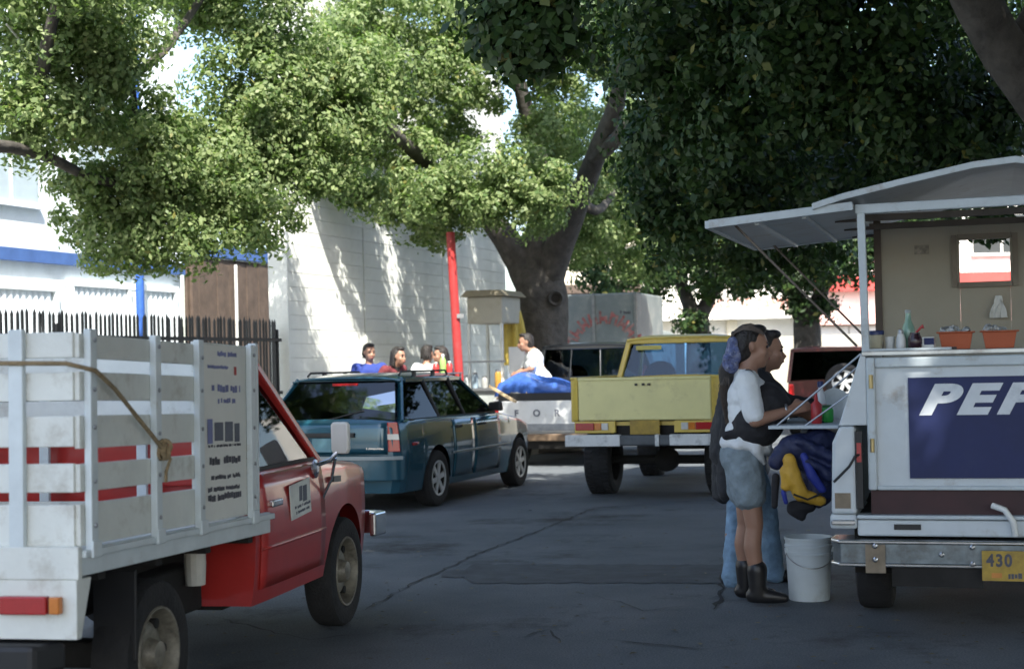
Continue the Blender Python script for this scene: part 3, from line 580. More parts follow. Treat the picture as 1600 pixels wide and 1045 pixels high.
mk = MB(); marks(mk, (.7905, -.965, .685), (0, 1, .06), (0, 0, 1), [(.085, .085, .1, .245)], 3); marks(mk, (.7905, -.965, .685), (0, 1, .06), (0, 0, 1), [(.055, .014, .03, .27), (.028, .014, .05, .25)], 5); mk.build('print', mat('faded ink', (.13, .14, .17), .8), dr)
for y in (.12, ): pass
MB().beam((.782, -.30, .845), (.782, -.18, .84), .02, .032).build('side_marker', mat('dark lamp', (.05, .06, .06), .3), st)
mr = MB(); mr.tube([(.75, -.55, .93), (.84, -.5, .96), (.87, -.48, 1.0)], .012, 8); mr.tube([(.77, -.45, .75), (.83, -.46, .86), (.86, -.48, .97)], .009, 8); mr = mr.build('mirror_arm', chrome, st, smooth=40)
MB().lathe([(.02, 0), (.05, .01), (.05, .02), (.02, .03)], (.76, -.56, .92), 'x', 12).build('mirror_base', chrome, mr)
mm = MB(); mm.prism([(-.05, -.095), (.05, -.095), (.062, -.07), (.062, .085), (.048, .1), (-.048, .1), (-.062, .085), (-.062, -.07)], -.018, .018, 'y'); mm.xf(Matrix.Translation((.892, -.48, 1.075)) @ Matrix.Rotation(RAD(-14), 4, 'Z') @ Matrix.Scale(.86, 4)).build('mirror', mat('mirror shell', (.75, .74, .7), .3, 0, .05, 6, coat=.3), st, bevel=.012)
bp_ = MB(); bp_.prism([(-.78, .56), (-.80, .66), (-.72, .72), (.72, .72), (.80, .66), (.78, .50), (.74, .50), (.74, .64), (.69, .675), (-.69, .675), (-.74, .64), (-.74, .56)], .44, .58, 'z'); bp_.build('front_bumper', chrome, st, bevel=.012)
MB().bb(-.6, .6, .60, .62, .62, .76).build('grille', black, st)
for s in (-1, 1): MB().lathe([(.08, 0), (.075, .03), (.001, .04)], (s*.5, .6, .69), 'y', 18).build('headlight', clearlens, st)
for s in (-1, 1):
    wheel(st, s*.68, 0, .305, .17, s, 'steel'); wheel(st, s*.67, -2.47, .305, .17, s, 'steel')
MB().bb(-.56, .56, -1.35, .5, .3, .62).build('engine_bay', under, st)
ch = MB()
for s in (-1, 1): ch.bb(s*.38-.04, s*.38+.04, -3.2, -1.3, .48, .62)
ch.bb(-.6, .6, -2.53, -2.41, .25, .36); ch.bb(-.42, .42, -3.1, -3.0, .5, .6); ch.bb(.36, .55, -2.15, -1.55, .34, .56); ch.bb(-.1, .1, -2.4, -1.4, .34, .44); ch.build('chassis', under, st, bevel=.02)
MB().lathe([(.045, -.1), (.05, 0), (.045, .1)], (.6, -1.75, .58), 'z', 12).build('filler_can', mat('off white plastic', (.6, .58, .52), .6), st)
BT = Matrix.Translation((0, -1.42, .74)) @ Matrix.Rotation(RAD(-1.7), 4, 'X')   # bed frame: y from 0 back to -1.86, z from the deck
def bed(mb, name, m, parent, bev=.004): return mb.xf(BT).build(name, m, parent, bevel=bev)
X = .83
dk = bed(MB().bb(-X+.01, X-.01, -1.86, 0, -.012, .02), 'deck', whitep, st)
for s in (-1, 1):
    bed(MB().bb(s*X-.012*s-.012, s*X-.012*s+.012, -1.87, .03, -.062, .035), 'side_sill', grayp, dk); bed(MB().bb(s*(X+.012)-.012, s*(X+.012)+.012, -1.87, .03, .004, .03), 'sill_lip', grayp, dk)
bed(MB().bb(-X-.01, X+.01, -1.90, -1.87, -.07, .045), 'rear_sill', whitep, dk)
for y in (-1.6, -1.1, -.6, -.1): bed(MB().bb(-.78, .78, y-.03, y+.03, -.1, -.014), 'cross_member', under, dk)
SL = [(.04, .195), (.235, .335), (.39, .505), (.555, .665), (.71, .80)]
for s in (-1, 1):
    rk = bed(MB().bb(s*X-.02, s*X+.02, -.19, -.155, .036, .825), 'side_rack', grayp, st)
    for ys_ in (-1.80, -1.255, -.83, -.235):
        b = MB().bb(s*(X+.012)-.014, s*(X+.012)+.014, ys_-.026, ys_+.026, .0, .815); b.bb(s*(X+.03)-.006, s*(X+.03)+.006, ys_-.035, ys_+.035, .0, .06); pst = bed(b, 'stake', grayp, rk)
    for i, (a, b_) in enumerate(SL):
        bed(MB().bb(s*(X-.014)-.011, s*(X-.014)+.011, -1.855, -.83, a+random.uniform(-.004, .004), b_+random.uniform(-.004, .004)), 'slat', whitep, rk)
    for i in range(6):
        z0 = .04+i*.1285; bed(MB().bb(s*(X-.014)-.011, s*(X-.014)+.011, -.828, -.19, z0+.0015, z0+.127), 'slat', whitep, rk, .003)
    bed(MB().bb(s*(X-.002)-.002, s*(X-.002)+.002, -.80, -.27, .05, .80), 'sign_panel', mat('white sheet', (.7, .7, .65), .55, 0, .06, 4), rk)
    if s == 1:
        for seed, m_, rows in ((1, ink, [(.13, .03, .08, .46), (.17, .02, .08, .44), (.22, .02, .1, .45), (.36, .012, .08, .46), (.285, .035, .1, .46)]), (2, mat('faded ink', (.13, .14, .17), .8), [(.375, .11, .16, .46)]), (3, blueink, [(.375, .12, .08, .15), (.55, .022, .2, .4), (.6, .032, .1, .46), (.70, .015, .09, .32), (.755, .022, .16, .42)]), (4, redink, [(.68, .05, .39, .44)])):
            b = MB(); marks(b, (X+.0015, -.80, 0), (0, 1, 0), (0, 0, 1), rows, seed); b.xf(BT).build('print', m_, rk)
    bo = None
    for ys_ in (-1.80, -1.255, -.83, -.235):
        for a, b_ in SL:
            b = MB().lathe([(.009, 0), (.008, .005), (.001, .007)], (0, 0, 0), 'x', 8) if bo is None else None
            if bo is None: bo = b.build('bolt', steel, rk); o = bo
            else: o = bo.copy(); COL.objects.link(o); o.parent = rk
            o.location = BT @ Vector((s*(X+.027), ys_+random.uniform(-.004, .004), (a+b_)/2+random.uniform(-.02, .02))); o.rotation_euler = (0, 0, 0 if s > 0 else math.pi)
rr = bed(MB().bb(-X+.02, X-.02, -1.868, -1.86, .035, .06), 'tail_rack', whitep, st)
for i, (a, b_) in enumerate(SL): bed(MB().bb(-X+.02, X-.022, -1.866, -1.845, a+.003+random.uniform(-.004, .004), b_+random.uniform(-.004, .004)), 'slat', whitep, rr)
for x in (-.6, 0, .6): bed(MB().bb(x-.028, x+.028, -1.895, -1.867, .0, .815), 'stake', grayp, rr)
hb_ = bed(MB().bb(-X+.03, X-.03, -.15, -.13, .04, .1), 'head_rack', whitep, st)
for a, b_ in ((.42, .575), (.63, .79)): bed(MB().bb(-X+.03, X-.03, -.151, -.131, a, b_), 'slat', whitep, hb_)
MB().bb(-.72, .72, -1.44, -1.39, .9, 1.125).build('cab_back_panel', redp, st, bevel=.012)
for x in (-.7, -.25, .25, .7): bed(MB().bb(x-.025, x+.025, -.13, -.105, .0, .81), 'stake', grayp, hb_)
va = MB(); va.prism([(-1.895, -.07), (-1.78, -.07), (-1.86, -.28), (-1.895, -.28)], -X, X, 'x'); va = bed(va, 'rear_valance', whitep, st)
for s in (-1, 1):
    tl = bed(MB().bb(s*.64-.09, s*.64+.09, -1.93, -1.896, -.19, -.125), 'tail_lamp', redlens, st, .006)
    bed(MB().bb(s*.74, s*.78, -1.93, -1.896, -.188, -.127), 'indicator', amber, tl, .006) if s > 0 else bed(MB().bb(-.78, -.74, -1.93, -1.896, -.188, -.127), 'indicator', amber, tl, .006)
    bed(MB().bb(s*.50-.05, s*.50+.048, -1.925, -1.896, -.188, -.127), 'reverse_lamp', clearlens, tl, .006)
rb = MB(); rb.prism([(-.80, -1.83), (-.76, -1.97), (.70, -1.97), (.76, -1.83)], -.40, -.292, 'z'); bed(rb, 'rear_bumper', black, st, .02)
for s in (-1, 1): bed(MB().bb(s*.68-.09, s*.68+.09, -1.30, -1.285, -.45, -.1), 'mud_flap', black, st)
ropem = mat('hemp rope', (.28, .21, .12), .95, 0, .3, 40, bump=.6, bscale=90)
rp0 = [(-.9, -1.90, .70), (-.3, -1.905, .695), (.4, -1.905, .70), (.80, -1.90, .69), (.872, -1.82, .665), (.868, -1.66, .60), (.866, -1.48, .50), (.868, -1.34, .42), (.872, -1.26, .37)]
r_ = MB().tube(rp0, .0085, 8); r_.tube([(.87, -1.25, .37), (.885, -1.22, .33), (.875, -1.24, .28), (.87, -1.23, .24)], .007, 7)
for k in range(7): r_.lathe([(.024+.008*math.cos(a), .008*math.sin(a)) for a in np.linspace(0, 6.28, 7)], (.858+.004*k, -1.25, .355+.012*(k % 3)), 'y' if k % 2 else 'x', 12, caps=False)
tag(r_.xf(Matrix.Translation((o1.x, o1.y, 0)) @ Matrix.Rotation(-RAD(H1), 4, 'Z') @ BT).build('rope', ropem, None, smooth=50), 'brown rope knotted around the white slatted truck rack', 'rope')

# ------------------------------------------------------------------ station wagon
teal = mat('dark teal metallic paint', (.014, .08, .122), .22, .25, .1, 4, coat=.9, dirt=(.02, .05, .06), dscale=2, dthr=.6)
H2 = 20; d2, n2 = hdg(H2); o2 = G(684, 790)-n2*.80
wg = thing('station_wagon', 'dark teal station wagon with roof rack parked by the kerb', 'car', (o2.x, o2.y, 0), -RAD(H2))
Ww = interp([-.86, -.82, -.7, -.3, 1, 2.4, 2.9, 3.15, 3.25], [.70, .765, .80, .825, .835, .825, .78, .70, .6]); ZTw = interp([-.86, -.83, -.6, .5, 1.75, 2.0, 2.6, 3.1, 3.22, 3.25], [.86, .90, .925, .92, .90, .885, .80, .70, .62, .55])
PXw = interp([.15, .3, .5, .62, .8, .95], [.93, .97, .998, 1., .985, .955]); AW = [(0, .29, .345), (2.5, .29, .345)]
body('body', teal, wg, -.86, 3.25, Ww, ZTw, PXw, AW, .2, ny=80)
zb, zr = .915, 1.315
# greenhouse: belt and roof corners; tailgate glass wraps the raked rear
RB = [(-.72, -.75), (.72, -.75)]; hb2, hr2 = .76, .585
roof(wg, teal, -.42, 1.18, zr+.005, hr2, .065)
Pb = {'d': (-.73, hb2-.03), 'c': (.18, hb2), 'b': (.88, hb2), 'a': (1.86, hb2-.02)}; Pr = {'d': (-.36, hr2-.02), 'c': (.12, hr2+.005), 'b': (.80, hr2+.005), 'a': (1.12, hr2-.01)}
for s in (-1, 1):
    for k, wd in (('d', .10), ('c', .05), ('b', .06), ('a', .05)):
        MB().beam((s*Pb[k][1], Pb[k][0], zb-.03), (s*Pr[k][1], Pr[k][0], zr), .035, wd, (s, 0, 0) if k != 'd' else (s*.7, -.7, 0)).build('pillar', black if k in 'cb' else teal, wg, bevel=.01)
    for a, b_ in (('d', 'c'), ('c', 'b'), ('b', 'a')):
        g_ = quad_pane('side_window', [(s*Pb[a][1], Pb[a][0]+.03, zb), (s*Pb[b_][1], Pb[b_][0]-.02, zb), (s*Pr[b_][1], Pr[b_][0]-.02, zr-.02), (s*Pr[a][1], Pr[a][0]+.02, zr-.02)], glass_tn, wg)
    MB().beam((s*(hr2+.015), -.34, zr-.01), (s*(hr2+.01), 1.13, zr-.01), .04, .035).build('roof_rail', teal, wg)
    MB().beam((s*(hb2+.012), -.6, zb-.002), (s*(hb2+.012), 1.8, zb-.008), .014, .02).build('window_trim', black, wg)
    rk = MB().tube([(s*.52, -.28, zr+.045), (s*.52, -.22, zr+.08), (s*.52, .95, zr+.08), (s*.52, 1.0, zr+.04)], .011, 8).build('roof_rack', black, wg, smooth=40)
    for y in (.1, .6): MB().bb(s*.52-.012, s*.52+.012, y-.03, y+.03, zr+.03, zr+.074).build('rack_foot', black, rk)
    # tail lamps, bumper trim, handles
    tl = MB().hexa([Vector((s*x, y, z)) for x, y, z in ((.655, -.872, .61), (.775, -.845, .61), (.745, -.80, .61), (.63, -.83, .61), (.645, -.862, .90), (.745, -.835, .90), (.72, -.79, .90), (.62, -.82, .90))]).build('tail_lamp', redlens, wg, bevel=.008)
    MB().hexa([Vector((s*x, y, z)) for x, y, z in ((.652, -.876, .73), (.765, -.851, .73), (.745, -.80, .73), (.63, -.83, .73), (.649, -.875, .785), (.757, -.85, .785), (.735, -.79, .785), (.62, -.82, .785))]).build('reverse_lamp', clearlens, tl)
    sidepatch('body_trim', mat('grey trim', (.26, .3, .31), .35, 0, .1, 6), wg, Ww, PXw, .36, 2.12, lambda y: .52, lambda y: .545, .010, s, 20, 3)
    sidepatch('side_marker', redlens, wg, Ww, PXw, -.62, -.48, lambda y: .66, lambda y: .69, .006, s, 4, 3)
    for y0, y1 in ((.30, .98), (1.0, 1.82)):
        dd = sidepatch('door', teal, wg, Ww, PXw, y0 if y0 > .36 else .42, y1, lambda y: .27, lambda y: .875, .004, s, 10, 9, .006)
        MB().beam((s*.845, y0+.16, .80), (s*.845, y0+.3, .80), .025, .028).build('handle', black, dd, bevel=.006)
    wheel(wg, s*.735, 0, .29, .19, s, 'alloy'); wheel(wg, s*.735, 2.5, .29, .19, s, 'alloy')
    mm = MB().hexa([Vector((s*x, y, z)) for x, y, z in ((.76, 1.62, .93), (.93, 1.58, .92), (.93, 1.68, .92), (.76, 1.75, .93), (.76, 1.62, 1.02), (.92, 1.58, 1.03), (.92, 1.66, 1.03), (.76, 1.73, 1.02))]).build('door_mirror', black, wg, bevel=.02)
    MB().lathe([(.001, .0), (.07, .01), (.08, .05)], (s*.55, 3.18, .6), 'y', 16).build('headlight', clearlens, wg)
quad_pane('rear_window', [(-.69, -.775, zb+.0), (.69, -.775, zb+.0), (.64, -.64, zb+.17), (.54, -.425, zr-.01), (-.54, -.425, zr-.01), (-.64, -.64, zb+.17)], glass('dark rear glass', (.3, .42, .55), .05, .8, 2.0), wg)
quad_pane('windscreen', [(-.70, 1.86, zb), (.70, 1.86, zb), (.56, 1.14, zr-.01), (-.56, 1.14, zr-.01)], glass_cl, wg)
MB().bb(-.14, .14, -.47, -.43, zr-.055, zr-.03).build('high_brake_lamp', redlens, wg)
MB().beam((-.05, -.79, zb+.01), (.32, -.70, zb+.10), .012, .012).build('rear_wiper', black, wg)
MB().beam((-.60, -.385, zr-.01), (.60, -.385, zr-.01), .05, .05).build('tailgate_header', teal, wg, bevel=.015)
ta = MB().grid(lambda u, v: (u, -.862-.018*(1-(u/.66)**4)+.0*v-.0+(.06*(v-.5) if v > .5 else 0)*.5, .585+v*.315), list(np.linspace(-.64, .64, 13)), list(np.linspace(0, 1, 6))).build('tailgate', teal, wg, smooth=40, solid=.012)
MB().bb(-.30, .30, -.905, -.878, .755, .80).build('plate_garnish', black, ta, bevel=.006)
MB().bb(-.28, -.2, -.89, -.885, .62, .75).build('plate_recess', teal, ta); MB().bb(-.17, .15, -.893, -.886, .61, .745).build('number_plate', mat('teal grey plate', (.10, .22, .26), .5, 0, .2, 9), ta)
mk = MB(); marks(mk, (.42, -.884, .635), (1, 0, 0), (0, 0, 1), [(0, .018, 0, .19)], 9, -.004); mk.build('badge', chrome, ta)
bm = MB().grid(lambda u, v: (u*.80, -.90-.03*(1-u**4)+.09*abs(u)**6, .33+.24*v+(.0)), list(np.linspace(-1, 1, 21)), [0, .04, .3, .5, .53, .9, 1]).build('rear_bumper', teal, wg, smooth=40, solid=.04)
MB().grid(lambda u, v: (u*.80, -.938-.03*(1-u**4)+.09*abs(u)**6, .535+.035*v), list(np.linspace(-1, 1, 21)), [0, 1]).build('bumper_trim', mat('grey trim', (.26, .3, .31), .35), bm, solid=.008)
MB().tube([(-.42, -.93, .27), (-.42, -.7, .28)], .03, 12).build('exhaust', chrome, wg); MB().beam((-.1, -.92, .29), (.12, -.92, .27), .02, .03).build('tow_hook', chrome, wg)
MB().bb(-.56, .56, -.8, 3.1, .22, .5).build('underbody', under, wg)
for y in (.95, ): 
    for x in (-.36, .36): MB().bb(x-.24, x+.24, y-.06, y+.08, .45, 1.0).build('seat', seatm, wg, bevel=.05); MB().bb(x-.12, x+.12, y-.05, y+.03, 1.02, 1.17).build('headrest', seatm, wg, bevel=.04)
MB().bb(-.6, .6, .1, .22, .45, .98).build('rear_seat', seatm, wg, bevel=.04); MB().bb(-.68, .68, 1.55, 1.84, .7, .89).build('dashboard', black, wg, bevel=.03)

# ------------------------------------------------------------------ yellow pickup and white pickup with load
yel = mat('ochre yellow paint', (.62, .46, .085), .38, 0, .14, 4, coat=.3, dirt=(.32, .2, .05), dscale=4, dthr=.6)
creamp = mat('cream tailgate paint', (.72, .67, .31), .45, 0, .06, 4, coat=.2, dirt=(.45, .40, .2), dscale=5, dthr=.6)
def bedside(m, t, hw, y0, y1, z0, z1, ar, parent_name='bed_side'):
    for s in (-1, 1):
        yc, zc, R = ar; a = math.asin(min(1, max(-1, (z0-zc)/R))); pts = [(y0, z0)]
        for k in range(17):
            th = math.pi-a-(math.pi-2*a)*k/16; pts.append((yc+R*math.cos(th), zc+R*math.sin(th)))
        pts += [(y1, z0), (y1, z1), (y0, z1)]
        b = MB().prism(pts, s*(hw-.05), s*hw, 'x').build('bed_side', m, t, bevel=.012)
        MB().beam((s*(hw-.03), y0, z1+.012), (s*(hw-.03), y1, z1+.012), .075, .024).build('top_rail', m, b, bevel=.008)
H3 = 17; d3, n3 = hdg(H3); o3 = G(945, 770)+n3*.66
yp = thing('yellow_pickup', 'lifted yellow pickup with cream tailgate and wide mud tyres', 'truck', (o3.x, o3.y, 0), -RAD(H3))
bedside(yel, yp, .79, -.88, 1.02, .82, 1.265, (0, .50, .48))
tg = MB(); tg.bb(-.70, .70, -.925, -.885, .835, 1.275); tg = tg.build('tailgate', creamp, yp, bevel=.014)
MB().bb(-.70, .70, -.935, -.90, 1.25, 1.282).build('tailgate_lip', creamp, tg, bevel=.008); MB().bb(-.64, .64, -.931, -.92, .90, .915).build('tailgate_crease', creamp, tg)
for x in (-.075, .0, .06): MB().box((x, -.938, 1.205), (.03, .012, .022)).build('latch', black, tg)
for s in (-1, 1):
    MB().hexa([Vector((s*x, y, z)) for x, y, z in ((.705, -.92, .83), (.785, -.87, .83), (.785, -.80, .83), (.705, -.80, .83), (.705, -.92, 1.275), (.755, -.89, 1.275), (.785, -.80, 1.275), (.705, -.80, 1.275))]).build('corner_post', yel, yp, bevel=.02)
    lp = MB().bb(s*.53-.22, s*.53+.22, -.91, -.86, .705, .828).build('lamp_panel', yel, yp, bevel=.006)
    MB().bb(s*.635-.10, s*.635+.10, -.93, -.912, .735, .81).build('tail_lamp', redlens, lp, bevel=.005); MB().bb(s*.495-.035, s*.495+.035, -.928, -.912, .737, .808).build('indicator', amber, lp, bevel=.004); MB().bb(s*.42-.035, s*.42+.035, -.928, -.912, .737, .808).build('reverse_lamp', clearlens, lp, bevel=.004)
    wheel(yp, s*.66, 0, .37, .30, s, 'steel', True); wheel(yp, s*.66, 2.65, .37, .28, s, 'steel', True)
pl = MB().bb(-.15, .16, -.93, -.915, .69, .835).build('number_plate', platey, yp); mk = MB(); marks(mk, (-.12, -.9305, .725), (1, 0, 0), (0, 0, 1), [(0, .06, 0, .25)], 21, -.003); mk.build('print', ink, pl)
MB().bb(-.6, .6, -.85, -.80, .62, .83).build('rear_cross_member', under, yp)
bmp = MB().bb(-.82, .82, -1.02, -.93, .575, .685).build('rear_bumper', mat('dark bumper', (.07, .08, .09), .5, .3, .3, 6), yp, bevel=.015)
wm = mat('chipped white paint', (.66, .68, .68), .6, 0, .1, 8, dirt=(.12, .12, .13), dscale=7, dthr=.56)
MB().bb(-.825, -.24, -1.027, -.935, .572, .69).build('bumper_plate', wm, bmp, bevel=.006); MB().bb(.28, .825, -1.027, -.935, .578, .69).build('bumper_plate', wm, bmp, bevel=.006); MB().bb(.13, .17, -1.027, -.935, .572, .69).build('bumper_plate', wm, bmp)
mk = MB(); marks(mk, (-.72, -1.0275, .605), (1, 0, 0), (0, 0, 1), [(0, .05, 0, .4)], 23, -.003); mk.build('print', mat('faded ink', (.13, .14, .17), .8), bmp)
MB().bb(-.74, .74, -.86, 1.0, .78, .82).build('bed_floor', yel, yp); MB().bb(-.74, .74, .96, 1.0, .82, 1.25).build('bed_front', yel, yp)
cc = MB(); [cc.bb(s*.42-.05, s*.42+.05, -.9, 3.0, .56, .7) for s in (-1, 1)]; cc.tube([(-.6, 0, .37), (.6, 0, .37)], .05, 10); cc.tube([(-.6, 2.65, .37), (.6, 2.65, .37)], .045, 10); cc.lathe([(.02, -.12), (.13, -.06), (.13, .06), (.02, .12)], (.05, 0, .37), 'y', 14); cc.bb(.1, .5, .3, .9, .5, .62); cc.build('chassis', under, yp)
Wy = interp([1.06, 2.2, 3.2, 3.4], [.77, .78, .76, .70]); ZTy = interp([1.06, 2.1, 2.2, 3.3, 3.4], [1.25, 1.25, 1.22, 1.12, 1.05]); PXy = interp([.5, .8, 1, 1.3], [.96, 1, 1, .96])
body('cab_body', yel, yp, 1.06, 3.4, Wy, ZTy, PXy, [(2.65, .5, .46)], .60)
cabtop(yp, 1.06, 1.16, 1.85, 2.2, 1.24, 1.70, .72, .60, yel, glass_bl, glass_bl, glass_bl)
MB().box((-.36, 1.09, 1.60), (.30, .004, .05)).build('window_sticker', mat('yellow sticker', (.5, .44, .12), .6), yp)

fwp = mat('white pickup paint', (.66, .68, .68), .4, 0, .06, 4, coat=.3, dirt=(.42, .4, .36), dscale=5, dthr=.6)
blkp = mat('black cab paint', (.012, .014, .016), .3, 0, .1, 5, coat=.5)
H4 = 19; d4, n4 = hdg(H4); o4 = D(878, 600, 22.2)
fp = thing('loaded_white_pickup', 'white pickup with black cab and blue tarp load, between wagon and yellow pickup', 'truck', (o4.x, o4.y, 0), -RAD(H4))
bedside(fwp, fp, .80, -.7, 1.15, .46, .92, (.1, .31, .37))
tg = MB().bb(-.72, .72, -.745, -.705, .48, .92).build('tailgate', fwp, fp, bevel=.014); MB().bb(-.70, .70, -.752, -.735, .50, .60).build('lower_panel', steel, tg, bevel=.006)
for i, c_ in enumerate('FORD'): text('letter', c_, .13, Matrix.Translation((-.45+.3*i, -.748, .745)) @ Matrix.Rotation(RAD(90), 4, 'X'), mat('faded ink', (.13, .14, .17), .8), tg, depth=.004, off=.004)
MB().bb(-.82, .82, -.84, -.75, .36, .46).build('rear_bumper', mat('rusty bumper', (.16, .11, .07), .7, .2, .4, 6), fp, bevel=.015)
for s in (-1, 1):
    MB().bb(s*.762-.036, s*.762+.036, -.74, -.69, .52, .86).build('tail_lamp', redlens, fp, bevel=.01); wheel(fp, s*.69, .1, .31, .2, s); wheel(fp, s*.69, 2.85, .31, .2, s)
MB().bb(-.75, .75, -.70, 1.14, .45, .49).build('bed_floor', fwp, fp); MB().bb(-.5, .5, -.6, 3.2, .24, .44).build('chassis', under, fp)
MB().bb(-.72, .72, -.73, -.68, .925, 1.03).build('load_rail', black, fp)
Wf = interp([1.2, 3.2, 3.5], [.80, .79, .72]); ZTf = interp([1.2, 2.4, 2.5, 3.4, 3.5], [1.2, 1.2, 1.16, 1.06, .95]); PXf = interp([.3, .7, 1.3], [.96, 1, .96])
body('cab_body', blkp, fp, 1.2, 3.5, Wf, ZTf, PXf, [(2.85, .31, .38)], .36)
cabtop(fp, 1.2, 1.28, 2.1, 2.45, 1.2, 1.70, .76, .66, blkp, glass_tn, glass('dark cab glass', (.35, .4, .42)), glass_bl)
for x in (-.25, .25): MB().beam((x, 1.215, 1.23), (x*.93, 1.29, 1.65), .025, .012).build('window_bar', steel, fp)
MB().bb(-.1, .1, 1.98, 2.0, 1.56, 1.62).build('inside_mirror', chrome, fp)

# red jeep far behind
H5 = 14; d5, n5 = hdg(H5); o5 = D(1300, 600, 29)
rj = thing('red_jeep', 'dark red jeep with spare wheel on its tailgate, far beyond the counter', 'car', (o5.x, o5.y, 0), -RAD(H5))
rp2 = mat('dark red paint', (.055, .006, .008), .3, 0, .1, 5, coat=.6)
body('body', rp2, rj, -.75, 2.9, interp([-.75, -.6, 2.6, 2.9], [.78, .80, .78, .7]), interp([-.75, 1.6, 2.8, 2.9], [1.0, 1.0, .95, .85]), interp([.3, .7, 1.1], [.97, 1, .96]), [(0, .34, .4), (2.2, .34, .4)], .42)
cabtop(rj, -.75, -.68, 1.1, 1.55, 1.0, 1.60, .76, .68, rp2, glass_tn, glass_tn, glass_tn)
sw_ = wheel(rj, 0, 0, .34, .2, 1, 'alloy'); sw_.name = 'spare_wheel'; sw_.rotation_euler = (0, 0, -RAD(90)); sw_.location = (.25, -.88, .98)
for s in (-1, 1):
    wheel(rj, s*.7, 0, .34, .2, s); wheel(rj, s*.7, 2.2, .34, .2, s); MB().bb(s*.71-.05, s*.71+.05, -.78, -.755, .72, .95).build('tail_lamp', redlens, rj, bevel=.008)
MB().bb(-.78, .78, -.86, -.77, .45, .58).build('rear_bumper', black, rj, bevel=.015); MB().bb(-.55, .55, -.7, 2.7, .3, .5).build('underbody', under, rj)

# box truck with red arched lettering behind the tree
H6 = 18; o6 = D(930, 600, 31)
bt = thing('box_truck', 'pale box truck with arched red lettering behind the forked tree', 'truck', (o6.x, o6.y, 0), -RAD(H6))
bx = mat('pale grey box', (.2, .23, .23), .6, 0, .1, 2, dirt=(.34, .34, .31), dscale=2)
MB().bb(-.98, .9, 0, 2.4, .75, 2.82).build('box', bx, bt, bevel=.03)
for x in (-.95, 0, .87): MB().bb(x-.03, x+.03, -.02, -.003, .78, 2.8).build('door_frame', steel, bt)
fadred = mat('worn red lettering', (.36, .1, .09), .8, 0, .5, 6, dirt=(.38, .36, .34), dscale=9, dthr=.5)
for k in range(9):
    a = RAD(160-17.5*k); c_ = Vector((.2+.72*math.cos(a), -.006, 1.62+.72*math.sin(a))); M_ = Matrix.Translation(c_) @ Matrix.Rotation(-(a-math.pi/2), 4, 'Y')
    b = MB(); rg = random.Random(k); z1 = rg.uniform(.0, .13); zc = rg.choice((-.02, .08))
    b.prism([(-.085, -.13), (-.04, -.13), (-.04, zc-.05), (.04, zc-.05), (.04, -.13), (.085, -.13), (.085, z1), (.04, z1), (.04, min(zc+.03, z1-.01)), (-.04, zc+.03), (-.04, .13), (-.085, .13)], -.004, .002, 'y'); b.xf(M_).build('letter', fadred, bt)
MB().prism([(.1, 1.45), (.16, 1.45), (.16, 1.56), (.24, 1.56), (.24, 1.45), (.3, 1.45), (.3, 1.8), (.24, 1.8), (.24, 1.64), (.16, 1.64), (.16, 1.8), (.1, 1.8)], -.01, -.004, 'y').build('letter', fadred, bt)
mk = MB(); marks(mk, (-.8, -.004, 2.4), (1, 0, 0), (0, 0, 1), [(.0, .09, 0, .25), (-.2, .06, 0, .2), (-.35, .06, 0, .2)], 4, -.006); marks(mk, (.55, -.004, 2.4), (1, 0, 0), (0, 0, 1), [(.0, .06, 0, .22)], 8, -.006); mk.build('print', ink, bt)
for s in (-1, 1): wheel(bt, s*.75, .9, .38, .25, s); wheel(bt, s*.75, 3.4, .38, .22, s)
MB().bb(-.9, .85, 2.5, 4.0, .6, 2.1).build('cab', bx, bt, bevel=.15); MB().bb(-.5, .5, .1, 3.9, .4, .74).build('chassis', under, bt)

# ------------------------------------------------------------------ food truck (pickup with stall body)
H7 = 17; d7, n7 = hdg(H7); o7 = D(1300, 845, 8.0); o7.z = 0
def FT(px, py, yl):
    r = ray(px, py); c = Vector((0, 0, CH)); t = (yl-(c-o7).dot(d7))/r.dot(d7); p = c+r*t-o7
    return p.dot(n7), p.z
ftw = mat('food truck white paint', (.5, .55, .58), .48, 0, .09, 4, coat=.1, dirt=(.22, .17, .12), dscale=7, dthr=.62)
ftw2 = mat('food truck grey white frame', (.45, .51, .54), .45, 0, .1, 6, dirt=(.22, .16, .11), dscale=8, dthr=.62)
maroon = mat('maroon strip', (.035, .009, .012), .6, 0, .25, 7)
pblue = mat('sign blue', (.004, .012, .08), .6, 0, .15, 4, dirt=(.015, .025, .09), dscale=6, dthr=.62)
inner = mat('stall inner wall', (.33, .305, .24), .7, 0, .08, 3, dirt=(.32, .27, .2), dscale=3, dthr=.58)
under_aw = mat('awning sheet', (.5, .53, .53), .5, 0, .1, 4, dirt=(.3, .27, .22), dscale=4)
ft = thing('food_truck', 'white food truck stall with open awning and blue drink sign on its tail', 'truck', (o7.x, o7.y, 0), -RAD(H7))
WX = 1.80
